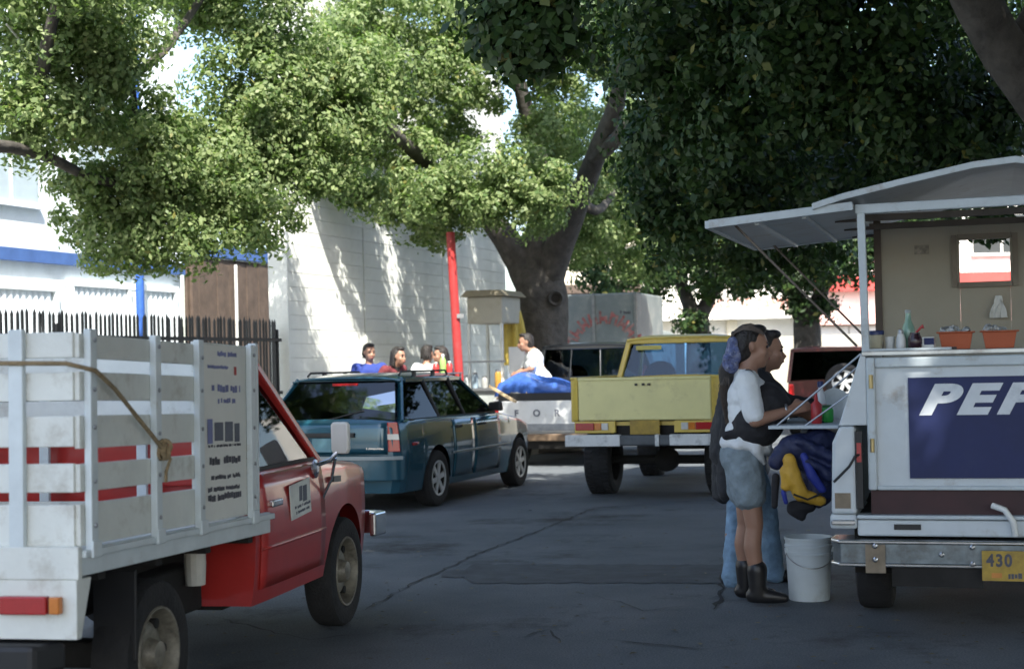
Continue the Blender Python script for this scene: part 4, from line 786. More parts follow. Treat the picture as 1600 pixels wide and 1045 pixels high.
# bumper
bz0, bz1 = .36, .50
def bumpoly(g): return [(.0+g, .22), (-.01+g, .03), (.03+g, -.02+g), (WX-.03-g, -.02+g), (WX+.01-g, .03), (WX-g, .22)]
bmp = MB().prism(bumpoly(.012), bz0+.012, bz1-.012, 'z').build('rear_bumper', mat('dull bumper face', (.16, .19, .21), .4, .8, .3, 8, dirt=(.07, .06, .05), dscale=6), ft, bevel=.006)
for z in (bz0, bz1-.022): MB().prism(bumpoly(0), z, z+.022, 'z').build('chrome_edge', chrome, bmp, bevel=.007)
MB().bb(.17, .27, -.022, .02, bz0-.03, bz1-.024).build('bumper_bracket', mat('rusty bracket', (.22, .18, .13), .7, .3, .3, 8), bmp)
for x, z in ((.22, .47), (.22, .40), (.70, .47), (.55, .43), (.70, .385), (1.1, .47)): MB().lathe([(.014, 0), (.014, -.012), (.006, -.016)], (x, -.022, z), 'y', 8).build('bolt', chrome, bmp)
pl = MB().bb(.745, 1.05, -.05, -.04, .305, .455).build('number_plate', platey, ft)
letters('430', .085, Matrix.Translation((.765, -.0505, .405)) @ Matrix.Rotation(RAD(90), 4, 'X'), ink, pl, .125, depth=.001, off=.003, name='plate_digit'); MB().bb(.79, .84, -.052, -.05, .32, .345).build('plate_emblem', mat('orange print', (.5, .2, .04), .6), pl)
mk = MB(); marks(mk, (.87, -.0505, .318), (1, 0, 0), (0, 0, 1), [(0, .028, 0, .14)], 31, -.002); mk.build('print', ink, pl)
# rear sill, fenders, tail panel
rs = MB().bb(.13, WX-.13, .02, .12, .515, .60).build('rear_sill', ftw, ft, bevel=.012); MB().bb(.13, WX-.13, .0, .14, .605, .625).build('sill_lip', ftw2, ft, bevel=.006); MB().bb(.315, .45, .012, .03, .55, .578).build('sill_slot', black, rs)
MB().bb(.2, WX-.2, .06, .10, .626, .75).build('tail_strip', maroon, ft)
MB().tube([(.80, -.01, .68), (.86, -.03, .66), (.90, -.03, .6), (.91, -.01, .53)], .016, 10).build('white_hook', pipe_w, ft, smooth=50)
for s, xo in ((1, 0), (-1, WX)):
    fx = lambda x: xo+s*x
    fd = MB(); fd.prism([(fx(.0), .63), (fx(.012), 1.0), (fx(.05), 1.085), (fx(.13), 1.085), (fx(.13), .63)], .0, 2.2, 'y'); fd.prism([(fx(-.01), .55), (fx(-.01), .628), (fx(.13), .628), (fx(.13), .55)], .02, 2.2, 'y'); fd = fd.build('fender', ftw, ft, bevel=.016)
    MB().bb(min(fx(.0), fx(.12)), max(fx(.0), fx(.12)), -.012, .019, .575, .6).build('fender_chrome', chrome, fd, bevel=.005)
    MB().bb(min(fx(.132), fx(.165)), max(fx(.132), fx(.165)), -.005, .05, .66, 1.06).build('lamp_recess', black, fd); MB().bb(min(fx(.137), fx(.16)), max(fx(.137), fx(.16)), -.012, -.006, .9, 1.0).build('tail_lamp', redlens, fd)
    MB().bb(min(fx(.02), fx(.1)), max(fx(.02), fx(.1)), -.006, .0, .66, .74).build('lamp_plate', mat('rusty bracket', (.22, .18, .13), .7), fd)
    MB().prism([(fx(.045), 1.088), (fx(.165), 1.46), (fx(.19), 1.46), (fx(.19), 1.088)], .03, 1.5, 'y').build('side_board', ftw, ft, bevel=.006)
    MB().tube([(fx(.17), .02, .95), (fx(.13), -.03, .93), (fx(.10), -.05, .88), (fx(.02), -.04, .80)], .007, 8).build('cable', black, ft)
    for yy in (.06, 1.62):
        x0_, z0_ = FT(1353, 548, .06); x1_, z1_ = FT(1345, 330, .06)
        MB().beam((fx(x0_), yy, 1.46), (fx(x1_), yy, 2.2), .04, .04, (0, 1, 0)).build('post', ftw2, ft, bevel=.005)
    wheel(ft, fx(.16), .95, .33, .2, -s); wheel(ft, fx(.16), 3.8, .33, .2, -s)
tp = MB().bb(.19, WX-.19, .05, .085, .752, 1.44).build('tail_panel', ftw, ft, bevel=.006)
for a in ((.19, .235, .752, 1.44), (WX-.235, WX-.19, .752, 1.44)): MB().bb(a[0], a[1], .025, .049, a[2], a[3]).build('panel_frame', ftw2, tp, bevel=.008)
MB().bb(.2351, WX-.2351, .027, .049, 1.385, 1.438).build('panel_frame', ftw2, tp, bevel=.008); MB().bb(.2351, WX-.2351, .03, .049, .752, .775).build('panel_frame', ftw2, tp, bevel=.006)
for z in (.95, 1.28): MB().lathe([(.011, 0), (.011, .07)], (.215, .014, z), 'z', 10).build('hinge', mat('brass hinge', (.4, .32, .16), .4, .8), tp)
sx0, sz0 = FT(1422, 747, .04); sx1, sz1 = FT(1422, 590, .04)
sgn = MB().bb(sx0, WX-.32, .0385, .049, sz0, sz1).build('drink_sign', pblue, ft)
px_, pz_ = FT(1436, 651, .03); px2_, pz2_ = FT(1436, 603, .03)
M_ = Matrix.Translation((px_, .037, (pz_+pz2_)/2)) @ Matrix.Rotation(RAD(90), 4, 'X')
letters('PEPSI', .205, M_, mat('sign letter white', (.58, .62, .66), .5, 0, .1, 6, dirt=(.3, .34, .4), dscale=9, dthr=.62), sgn, .88, gap=-.12, depth=.0015, shear=.35, off=.0105)
# tub, counter, inner wall, roof
MB().bb(.13, WX-.13, .1, 2.2, .56, .62).build('bed_floor', under, ft)
ct = MB().bb(.17, WX-.17, .02, .50, 1.447, 1.472).build('counter', mat('counter steel', (.45, .47, .47), .35, .7, .1, 6, dirt=(.15, .12, .1), dscale=5), ft, bevel=.004); MB().bb(.2, .62, .014, .06, 1.472, 1.484).build('counter_tray', ftw2, ct)
wy = 1.45
a0 = FT(1377, 540, wy); a1 = FT(1377, 350, wy); wl, wr = FT(1499, 400, wy)[0], FT(1578, 400, wy)[0]; wb, wt = FT(1530, 440, wy)[1], FT(1530, 374, wy)[1]; R_ = FT(1900, 540, wy)[0]
iw = MB().bb(a0[0], wl, wy, wy+.03, 1.0, a1[1]).build('inner_wall', inner, ft)
MB().bb(wl+.001, wr, wy, wy+.03, 1.0, wb).build('inner_wall', inner, ft); MB().bb(wl+.001, wr, wy, wy+.03, wt, a1[1]).build('inner_wall', inner, ft); MB().bb(wr+.001, WX-.1, wy, wy+.03, 1.0, a1[1]).build('inner_wall', inner, ft)
for P in (((wl-.03, wy-.015, (wb+wt)/2), (.03, .02, wt-wb+.06)), ((wr+.03, wy-.015, (wb+wt)/2), (.03, .02, wt-wb+.06)), (((wl+wr)/2, wy-.015, wb-.018), (wr-wl+.02, .02, .03)), (((wl+wr)/2, wy-.015, wt+.018), (wr-wl+.02, .02, .03))): MB().box(*P).build('hatch_frame', mat('grey wood trim', (.2, .17, .13), .7), iw)
MB().bb(a0[0]-.03, a0[0]+.012, wy-.02, wy-.002, 1.3, a1[1]+.02).build('wall_edge', mat('dark wood trim', (.08, .06, .045), .7), iw)
x_, z_ = FT(1440, 390, wy-.01); MB().box((x_, wy-.006, z_), (.085, .01, .055)).build('sticker', mat('smudged sticker', (.24, .22, .18), .8, 0, .5, 30), iw)
x_, z_ = FT(1335, 326, .0); x2, z2 = FT(1560, 316, .0)
MB().beam((x_+.0, .06, z_), (WX-.0, .06, z_+.01), .045, .05).build('roof_beam', ftw2, ft, bevel=.006)
prof = [(-.06, z_+.03), (.1, z_+.075), (.4, z_+.135), (.75, z_+.20), (.95, z_+.215), (1.3, z_+.15), (1.65, z_+.085), (WX+.06, z_+.03)]
MB().prism(prof+[(x, z-.022) for x, z in reversed(prof)], -.02, 1.95, 'y').build('roof', ftw, ft, bevel=.004)
MB().prism([(x, z+.004) for x, z in prof]+[(x, z-.03) for x, z in reversed(prof)], -.045, -.0205, 'y').build('roof_edge', ftw2, ft, bevel=.004)
for y in (.6, 1.2, 1.8): MB().beam((.0, y, z_+.0), (WX, y, z_+.0), .03, .035).build('rafter', mat('dark rafter', (.07, .06, .05), .8), ft)
xa, za = FT(1108, 351, .0); hx, hz = FT(1333, 322, .0)
aw = MB().hexa([Vector(p) for p in ((xa, 0, za-.012), (hx, 0, hz-.012), (hx, 1.85, hz-.012), (xa, 1.85, za-.012), (xa, 0, za+.012), (hx, 0, hz+.012), (hx, 1.85, hz+.012), (xa, 1.85, za+.012))]).build('awning', under_aw, ft)
MB().beam((xa, -.012, za), (hx, -.012, hz), .022, .044).build('awning_edge', ftw2, aw, bevel=.004); MB().beam((xa-.012, 0, za), (xa-.012, 1.85, za), .022, .04).build('awning_edge', ftw2, aw); MB().beam((xa, 1.862, za), (hx, 1.862, hz), .022, .04).build('awning_edge', ftw2, aw)
for f in (.33, .66): MB().beam((xa+(hx-xa)*f, 0.02, za+(hz-za)*f-.022), (xa+(hx-xa)*f, 1.83, za+(hz-za)*f-.022), .025, .018).build('awning_rib', ftw2, aw)
for y in (.12, 1.72): MB().tube([(xa+.12, y, za-.0), (.14, y*.9+.03, 1.5)], .007, 8).build('awning_strut', mat('rusty bar', (.14, .12, .10), .6, .4), aw)
sh = MB().bb(-.40, -.01, .62, 1.75, 1.045, 1.065).build('side_shelf', ftw2, ft, bevel=.004)
for y in (.66, 1.70): MB().tube([(-.36, y, 1.06), (.12, y, 1.46)], .006, 8).build('shelf_strut', steel, sh)
for y in (.66, 1.70): MB().tube([(-.2, y, 1.06), (.07, y, 1.25)], .005, 8).build('shelf_strut', steel, sh)
MB().bb(.1, WX-.1, .2, 4.2, .3, .55).build('chassis', under, ft); MB().bb(.3, .75, -.0, .25, .26, .4).build('muffler', under, ft)
Wt = interp([0, 1.2, 1.6], [.86, .86, .78])
cbd = MB(); cbd.prism([(2.3, .5), (2.3, 1.15), (2.42, 1.62), (3.2, 1.62), (3.55, 1.15), (4.5, 1.05), (4.6, .5)], .1, WX-.1, 'x'); cbd.build('cab', ftw, ft, bevel=.05)
for x in (.097, WX-.099): MB().prism([(2.42, 1.17), (2.5, 1.55), (3.16, 1.55), (3.44, 1.17)], x, x+.002, 'x').build('cab_window', dglass, ft)
def fpos(px, py, yl, z=None):
    x, zz = FT(px, py, yl); p = o7+n7*x+d7*yl; p.z = zz if z is None else z; return p
# things on the counter
CZ = 1.4725
def lathe_thing(name, label, cat, p, parts, group=None):
    t = thing(name, label, cat, p, -RAD(H7), group)
    for nm, prof, m in parts: MB().lathe(prof, n=20).build(nm, m, t, smooth=45)
    return t
navy = mat('navy plastic', (.015, .03, .12), .4); wpl = mat('white plastic', (.62, .64, .64), .4, 0, .05, 6); terr = mat('orange plastic', (.38, .085, .03), .5, 0, .1, 6)
lathe_thing('lidded_tub', 'cream plastic tub with navy lid at left end of truck counter', 'tub', fpos(1368, 547, .16, CZ+.012), [('tub', [(.03, 0), (.036, .005), (.042, .07), (.042, .072)], mat('cream plastic', (.42, .4, .3), .5)), ('lid', [(.046, .073), (.047, .09), (.044, .095), (.001, .096)], navy)])
lathe_thing('white_cup', 'small white cup between the tub and the bottles on counter', 'cup', fpos(1391, 547, .2, CZ), [('cup', [(.018, 0), (.02, .002), (.026, .075), (.024, .075), (.017, .006), (.001, .005)], wpl)])
lathe_thing('green_bottle', 'pale green glass bottle, tallest item on the truck counter', 'bottle', fpos(1420, 547, .22, CZ), [('glass', [(.03, 0), (.034, .005), (.034, .1), (.03, .125), (.017, .155), (.014, .185), (.014, .195)], mat('pale green glass', (.2, .34, .27), .12, 0, .1, 9)), ('cap', [(.016, .196), (.016, .212), (.001, .214)], mat('grey cap', (.3, .34, .34), .5))])
t = lathe_thing('sauce_jar', 'dark sauce jar with red spoon beside green bottle', 'jar', fpos(1430, 547, .14, CZ+.012), [('jar', [(.03, 0), (.036, .01), (.036, .05), (.026, .07), (.026, .08), (.001, .081)], mat('dark sauce glass', (.03, .012, .02), .2))]); MB().tube([(0, 0, .07), (.03, -.01, .105), (.045, -.012, .11)], [.006, .006, .012], 8).build('spoon', mat('red plastic', (.4, .03, .03), .4), t)
lathe_thing('salt_shaker', 'squat white shaker left of the pale green bottle', 'shaker', fpos(1408, 547, .16, CZ+.012), [('body', [(.022, 0), (.026, .01), (.024, .05), (.016, .075)], wpl), ('cap', [(.017, .0755), (.014, .095), (.001, .1)], steel)])
t = thing('napkin_carton', 'small white and blue carton left of the orange tubs', 'box', fpos(1447, 547, .17, CZ+.012), -RAD(H7+8)); MB().bb(-.045, .045, -.025, .025, 0, .055).build('carton', wpl, t, bevel=.003); MB().bb(-.005, .046, -.0265, -.0255, .015, .05).build('blue_print', mat('sign blue', (.012, .028, .19), .4), t)
knf = MB(); knf.box((0, 0, .003), (.1, .022, .004)); knf.box((.075, 0, .006), (.06, .018, .012)); t = knf.build('knife', black); t.location = fpos(1462, 549, .1, CZ+.001); t.rotation_euler = (0, 0, -.2); tag(t, 'dark kitchen knife lying on counter before orange tubs', 'knife')
foil = mat('crumpled foil', (.6, .62, .62), .25, .9, .2, 20, bump=1., bscale=70)
for px, lb in ((1494, 'orange plastic tub heaped with foil parcels, nearer the sauce bottles'), (1562, 'orange plastic tub with foil at right end of view')):
    t = thing('orange_tub', lb, 'tub', fpos(px, 546, .26, CZ), -RAD(H7), 'orange tubs of foil on the truck counter')
    b = MB(); P = []
    for (hx_, hy_, z) in ((.07, .055, 0), (.085, .068, .085), (.098, .078, .085), (.098, .078, .092), (.08, .062, .092), (.066, .05, .006)):
        P += [(-hx_, -hy_, z), (hx_, -hy_, z), (hx_, hy_, z), (-hx_, hy_, z)]
    b.add(P, [(3, 2, 1, 0)]+[(4*i+j, 4*i+(j+1) % 4, 4*i+4+(j+1) % 4, 4*i+4+j) for i in range(5) for j in range(4)]+[(20, 21, 22, 23)]); b.build('tub', terr, t, bevel=.003)
    rg = random.Random(px)
    for k in range(7):
        c_ = Vector((rg.uniform(-.06, .06), rg.uniform(-.035, .035), .095+rg.uniform(-.005, .012))); e = MB().lathe([(.001, -.022), (.02, -.014), (.026, 0), (.019, .014), (.001, .02)], n=9); e.v = [v*rg.uniform(.85, 1.2) for v in e.v]; e.xf(Matrix.Translation(c_) @ Euler((rg.uniform(-.8, .8), rg.uniform(-.8, .8), rg.uniform(0, 3))).to_matrix().to_4x4()).build('foil_parcel', foil, t)
x_, z_ = FT(1558, 500, .3)
b = MB().grid(lambda u, v: (u*.05*(.3+.7*(1-v))+.012*math.sin(9*u+4*v), .012*math.sin(7*u), -.13*(1-v)), list(np.linspace(-1, 1, 9)), list(np.linspace(0, 1, 6))).build('hanging_cloth', mat('white cloth', (.62, .63, .6), .9), None, solid=.004); b.location = fpos(1560, 462, 1.40); tag(b, 'white cloth hanging on the stall inner wall at right', 'cloth')
# shelf items
SZ = 1.066
def shp(px, yl): x, z = FT(px, 660, yl); p = o7+n7*x+d7*yl; p.z = SZ; return p
lathe_thing('water_bottle', 'clear white squeeze bottle with blue cap on side shelf', 'bottle', shp(1283, 1.2), [('body', [(.03, 0), (.036, .006), (.036, .11), (.03, .15), (.014, .19), (.014, .2)], mat('milky plastic', (.62, .63, .63), .25)), ('label', [(.0365, .06), (.0368, .062), (.0368, .1), (.0365, .102)], mat('pink label', (.55, .35, .33), .6)), ('cap', [(.018, .2), (.018, .235), (.001, .238)], navy)])
lathe_thing('ketchup_bottle', 'red squeeze bottle on side shelf near the hand', 'bottle', shp(1276, .85), [('body', [(.028, 0), (.032, .006), (.032, .11), (.012, .13), (.006, .18), (.001, .182)], mat('red plastic', (.4, .03, .03), .4))])
lathe_thing('green_jar', 'bright green jar standing behind red squeeze bottle on shelf', 'jar', shp(1293, 1.0), [('jar', [(.03, 0), (.036, .01), (.036, .07), (.028, .085)], mat('bright green plastic', (.03, .32, .05), .4)), ('lid', [(.029, .0855), (.029, .1), (.001, .102)], mat('dark green plastic', (.02, .1, .03), .5))])
pt = MB().lathe([(.001, .0), (.05, .0), (.095, .018), (.097, .02), (.05, .004), (.001, .003)], n=28); pt.xf(Matrix.Rotation(RAD(68), 4, 'X')); pt = pt.build('paper_plate', mat('plate white', (.55, .58, .57), .6)); p = shp(1305, 1.42); p.z = SZ+.092; pt.location = p; tag(pt, 'white paper plate standing on side shelf behind green jar', 'plate')
# bucket
bk = G(1272, 941); bkt = thing('bucket', 'white plastic bucket standing on road by truck bumper', 'bucket', (bk.x, bk.y+.14, 0))
bwm = mat('bucket plastic', (.56, .62, .64), .45, 0, .06, 5, dirt=(.33, .34, .32), dscale=4, dthr=.62)
MB().lathe([(.118, 0), (.121, .004), (.133, .27), (.139, .272), (.139, .285), (.134, .288), (.136, .315), (.141, .317), (.141, .33), (.136, .333), (.137, .36), (.143, .362), (.143, .375), (.138, .376), (.131, .34), (.118, .01), (.001, .008)], n=36).build('pail', bwm, bkt, smooth=35)
MB().tube([(.143*math.cos(a), .143*math.sin(a)-.004, .30-.11*math.sin(-a) if False else .30-.10*math.sin(a+math.pi)) for a in np.linspace(math.pi, 2*math.pi, 15)], .003, 6).build('wire_handle', steel, bkt)
for s in (-1, 1): MB().box((s*.136, -.03, .30), (.02, .03, .03)).build('handle_lug', bwm, bkt, bevel=.004)

# ------------------------------------------------------------------ people
def capsule(b, p0, p1, r0, r1, n=12):
    p0 = Vector(p0); p1 = Vector(p1); d = p1-p0; L = d.length or 1e-4; d = d/L if d.length > 1e-5 else Vector((0, 0, 1))
    pts = []; rr = []
    for a in (90, 60, 30): pts.append(p0-d*r0*math.sin(RAD(a))); rr.append(max(r0*math.cos(RAD(a)), .0008))
    pts.append(p0); rr.append(r0); pts.append(p1); rr.append(r1)
    for a in (30, 60, 90): pts.append(p1+d*r1*math.sin(RAD(a))); rr.append(max(r1*math.cos(RAD(a)), .0008))
    ref = d.orthogonal().normalized(); q_ = d.cross(ref); V = []; k = len(pts)
    for p, r in zip(pts, rr):
        for j in range(n): a = 2*math.pi*j/n; V.append(p+ref*r*math.cos(a)+q_*r*math.sin(a))
    b.add(V, [(i*n+j, i*n+(j+1) % n, (i+1)*n+(j+1) % n, (i+1)*n+j) for i in range(k-1) for j in range(n)]+[tuple(range(n-1, -1, -1)), tuple((k-1)*n+j for j in range(n))])
def ellip(b, c, r, rot=None):
    e = MB().lathe([(max(.001, math.cos(a)), math.sin(a)) for a in np.linspace(-math.pi/2, math.pi/2, 11)], n=16)
    M = Matrix.Translation(Vector(c)) @ (Euler(rot).to_matrix().to_4x4() if rot else Matrix()) @ Matrix.Diagonal((r[0], r[1], r[2], 1)); e.xf(M); b.add(e.v, e.f)
CLT = bpy.data.textures.new('cloth folds', 'CLOUDS'); CLT.noise_scale = .075; CLT.noise_depth = 2
WR = {'shirt': .018, 'trousers': .028, 'shorts': .022, 'vest': .02, 'coat': .034, 'bag': .034, 'yellow_panel': .02, 'shirt_hem': .02, 'scrunchie': .02, 'bundle': .05, 'sack': .03}
def blob(name, items, m, parent, vox=.011, it=6):
    b = MB()
    for q_ in items:
        if len(q_) == 4: capsule(b, *q_)
        else: ellip(b, *q_)
    o = b.build(name, m, parent); r = o.modifiers.new('remesh', 'REMESH'); r.mode = 'VOXEL'; r.voxel_size = vox; r.use_smooth_shade = True
    if it: s = o.modifiers.new('smooth', 'SMOOTH'); s.iterations = it; s.factor = .5
    if name in WR: q_ = o.modifiers.new('folds', 'DISPLACE'); q_.texture = CLT; q_.texture_coords = 'LOCAL'; q_.strength = WR[name]; q_.mid_level = .42
    return o
def hand(w, d, nrm, L=.17, grip=.6):
    """palm plus five bent fingers; w wrist, d pointing, nrm back of the hand"""
    w = Vector(w); d = Vector(d).normalized(); nrm = Vector(nrm); nrm = (nrm-d*nrm.dot(d)).normalized(); s = d.cross(nrm); I = []
    for k in (-.028, -.009, .009, .028): I.append((w+s*k*.6, w+d*L*.5+s*k, .016, .013))
    for k, f in ((-.03, .36), (-.010, .44), (.010, .46), (.03, .40)):
        a = w+d*L*.5+s*k; b = a+d*L*f*.5-nrm*L*.10*grip; c = b+d*L*f*.35*(1-grip*.5)-nrm*L*.28*grip; I += [(a, b, .0105, .0095), (b, c, .0095, .0075)]
    a = w+d*L*.18-s*.03; b = a+d*L*.2-s*.03-nrm*.012; c = b+d*L*.17+s*.012-nrm*.02; I += [(a, b, .014, .011), (b, c, .011, .008)]
    return I
skin = mat('tan skin', (.33, .175, .11), .5, 0, .08, 8, spec=.4); skin2 = mat('brown skin', (.30, .165, .11), .5, 0, .08, 8); hairm = mat('dark hair', (.013, .010, .009), .5, 0, .4, 30, bump=.6, bscale=90)
eyem = mat('eye', (.03, .02, .02), .15); lipm = mat('lip', (.25, .07, .06), .5)
def rot_about(p, piv, ang): 
    p = Vector(p)-Vector(piv); c, s = math.cos(ang), math.sin(ang); return Vector((p.x*c+p.z*s, p.y, -p.x*s+p.z*c))+Vector(piv)
def head_items(h, f, k=1.):
    """h centre of the skull, f facing angle about z; returns skin, hair anchors transform"""
    M = Matrix.Translation(h) @ Matrix.Rotation(f, 4, 'Z'); P = lambda x, y, z: M @ Vector((x*k, y*k, z*k))
    I = [(P(-.012, 0, .03), (.098*k, .077*k, .095*k), (0, 0, f)), (P(.022, 0, -.045), (.07*k, .06*k, .075*k), (0, 0, f)), (P(.052, 0, -.098), P(.03, 0, -.09), .026*k, .04*k),
         (P(.085, 0, -.005), P(.103, 0, -.038), .009*k, .0155*k), (P(.08, .028, .022), P(.08, -.028, .022), .014*k, .014*k), (P(.083, .014, -.070), P(.083, -.014, -.070), .012*k, .012*k),
         (P(.055, .045, -.03), (.03*k, .022*k, .03*k)), (P(.055, -.045, -.03), (.03*k, .022*k, .03*k)), (P(-.005, .076, -.015), P(-.012, .08, .018), .012*k, .014*k), (P(-.005, -.076, -.015), P(-.012, -.08, .018), .012*k, .014*k)]
    return I, P
def person(name, label, loc, rz, J, cols, H=1.0, vox=.013, hairstyle='short', grp=None, sleeve=.95, face=0., girth=1., hands=True, shorts=False, extra=None, hem=(.05, .128)):
    t = thing(name, label, 'person', loc, rz, grp); t.scale = (H, H, H)
    D_ = dict(lean=0., head=(.02, 0, 1.53), neck=(-.005, 0, 1.36), pel=(0, 0, .90), shL=(0, .185, 1.335), shR=(0, -.185, 1.335), elL=(-.03, .25, 1.07), elR=(-.03, -.25, 1.07), wrL=(.06, .24, .84), wrR=(.06, -.24, .84), knL=(.03, .1, .48), knR=(.03, -.1, .48), anL=(0, .11, .09), anR=(0, -.11, .09)); D_.update(J)
    la = D_.pop('lean'); pv = D_['pel']
    for k in ('head', 'neck', 'shL', 'shR') + tuple(x for x in ('elL', 'elR', 'wrL', 'wrR') if x not in J): D_[k] = rot_about(D_[k], pv, la)
    V = {k: Vector(v) for k, v in D_.items()}; pel = V['pel']; ch = rot_about((.015+pv[0], 0, pv[2]+.31), pv, la); wa = rot_about((.01+pv[0], 0, pv[2]+.13), pv, la); g = girth
    HI, P = head_items(V['head'], face); I = list(HI)
    I += [(V['neck'], V['head']+Vector((-.012, 0, -.06)), .058, .056), (V['neck'], ch, .07, .10), (ch, wa, .11, .11), (wa, pel, .11, .115)]
    for s in 'LR':
        I += [(V['sh'+s], V['el'+s], .05*g**.5, .04*g**.5), (V['el'+s], V['wr'+s], .041*g**.5, .026), (ch, V['sh'+s], .07, .05)]
        if hands: I += hand(V['wr'+s], V['wr'+s]-V['el'+s], (.2, -1 if s == 'R' else 1, .6), grip=.7)
        y = .085 if s == 'L' else -.085; hp = pel+Vector((0, y, -.04)); I += [(hp, V['kn'+s], .075*g**.5, .053*g**.5), (V['kn'+s], V['kn'+s].lerp(V['an'+s], .35)+Vector((-.022, 0, 0)), .05, .053*g**.3), (V['kn'+s].lerp(V['an'+s], .35)+Vector((-.022, 0, 0)), V['an'+s], .053*g**.3, .036), (V['an'+s]+Vector((-.03, 0, -.04)), V['an'+s]+Vector((.12, 0, -.055)), .035, .03)]
    bd = blob('body', I, cols['skin'], t, vox, 5)
    e = MB()
    for s in (-1, 1): ellip(e, P(.083, s*.03, .002), (.009, .013, .009))
    e.build('eyes', eyem, t, smooth=60); e = MB(); ellip(e, P(.094, 0, -.068), (.006, .022, .008)); e.build('mouth', lipm, t, smooth=60)
    e = MB()
    for s in (-1, 1): e.beam(P(.092, s*.014, .024), P(.082, s*.046, .026), .006, .008)
    e.build('eyebrows', hairm, t)
    # shirt
    W_ = .128*g; I = [(ch+Vector((0, .07*g, .05)), ch+Vector((0, -.07*g, .05)), .118*g, .118*g), (ch+Vector((.01, .055*g, -.05)), ch+Vector((.01, -.055*g, -.05)), W_, W_), (wa+Vector((.015*g, .05, 0)), wa+Vector((.015*g, -.05, 0)), .128*g*g, .128*g*g), (pel+Vector((0, .05, hem[0])), pel+Vector((0, -.05, hem[0])), hem[1]*g, hem[1]*g), (V['neck']-Vector((0, 0, .02)), ch, .075, .11)]
    for s in 'LR':
        I += [(V['sh'+s], V['sh'+s].lerp(V['el'+s], min(1, sleeve)), .066*g**.5, .060*g**.5), (ch+Vector((0, 0, .06)), V['sh'+s], .09, .066)]
        if sleeve > 1: I += [(V['el'+s], V['el'+s].lerp(V['wr'+s], min(.95, sleeve-1)), .058, .045)]
    blob('shirt', I, cols['shirt'], t, vox, 4)
    I = [(pel+Vector((-.015, .05, 0)), pel+Vector((-.015, -.05, 0)), .128*g, .128*g)]
    for s in 'LR':
        y = .08 if s == 'L' else -.08; hp = pel+Vector((-.01, y, -.04))
        if shorts: I += [(hp, hp.lerp(V['kn'+s], .5), .105*g, .10*g**.6)]
        else: I += [(hp, V['kn'+s], .092*g, .072*g**.5), (V['kn'+s], V['an'+s]+Vector((-.01, 0, 0)), .071*g**.5, .060), (V['an'+s]+Vector((-.01, 0, 0)), V['an'+s]+Vector((-.01, 0, -.04)), .062, .066)]
    blob('trousers' if not shorts else 'shorts', I, cols['pants'], t, vox, 4)
    for s in 'LR':
        a = V['an'+s]; it = [(a+Vector((-.04, 0, -.045)), a+Vector((.06, 0, -.05)), .043, .042), (a+Vector((.06, 0, -.05)), a+Vector((.145, 0, -.06)), .042, .03)]
        if cols.get('boot'): it += [(a+Vector((-.01, 0, -.04)), a+Vector((-.01, 0, cols['boot'])), .05, .062)]
        blob('shoe', it, cols['shoes'], t, .011, 3)
    if hairstyle: 
        I = [(P(-.03, 0, .045), (.092, .086, .098), (0, 0, face)), (P(-.055, 0, -.01), (.068, .078, .085), (0, 0, face)), (P(.03, 0, .105), (.055, .065, .032), (0, 0, face))]
        if hairstyle == 'long': I += [(P(-.07, 0, .0), P(-.09, 0, -.2), .075, .07), (P(-.02, .07, .0), P(-.05, .07, -.12), .03, .03), (P(-.02, -.07, .03), P(-.05, -.07, -.12), .025, .03)]
        if hairstyle == 'tied': I += [(P(-.10, 0, -.02), P(-.16, 0, -.14), .045, .05), (P(-.16, 0, -.14), P(-.155, 0, -.40), .05, .028)]
        rgh = random.Random(len(name)+int(loc[0]*100))
        for _ in range(16): a_ = rgh.uniform(-1.5, 1.5); I.append((P(-.03+.085*math.cos(a_+math.pi)*1., .08*math.sin(a_), rgh.uniform(-.02, .09)), P(-.035+.093*math.cos(a_+math.pi), .088*math.sin(a_), rgh.uniform(-.11, .0)), .014, .007))
        blob('hair', I, hairm, t, .008, 2)
    if extra: extra(t, V, P, ch, wa, pel)
    return t
denim = mat('faded denim', (.16, .24, .32), .9, 0, .25, 7, bump=.4, bscale=60); denim_s = mat('grey denim', (.19, .24, .27), .9, 0, .3, 9, bump=.7, bscale=16)
tee = mat('white cotton', (.66, .69, .7), .9, 0, .05, 8, bump=.7, bscale=13); blk_cl = mat('black cloth', (.014, .014, .017), .85, 0, .3, 12, bump=.3, bscale=40); leath = mat('black leather', (.012, .012, .013), .4, 0, .2, 12)
gw = G(1183, 941)
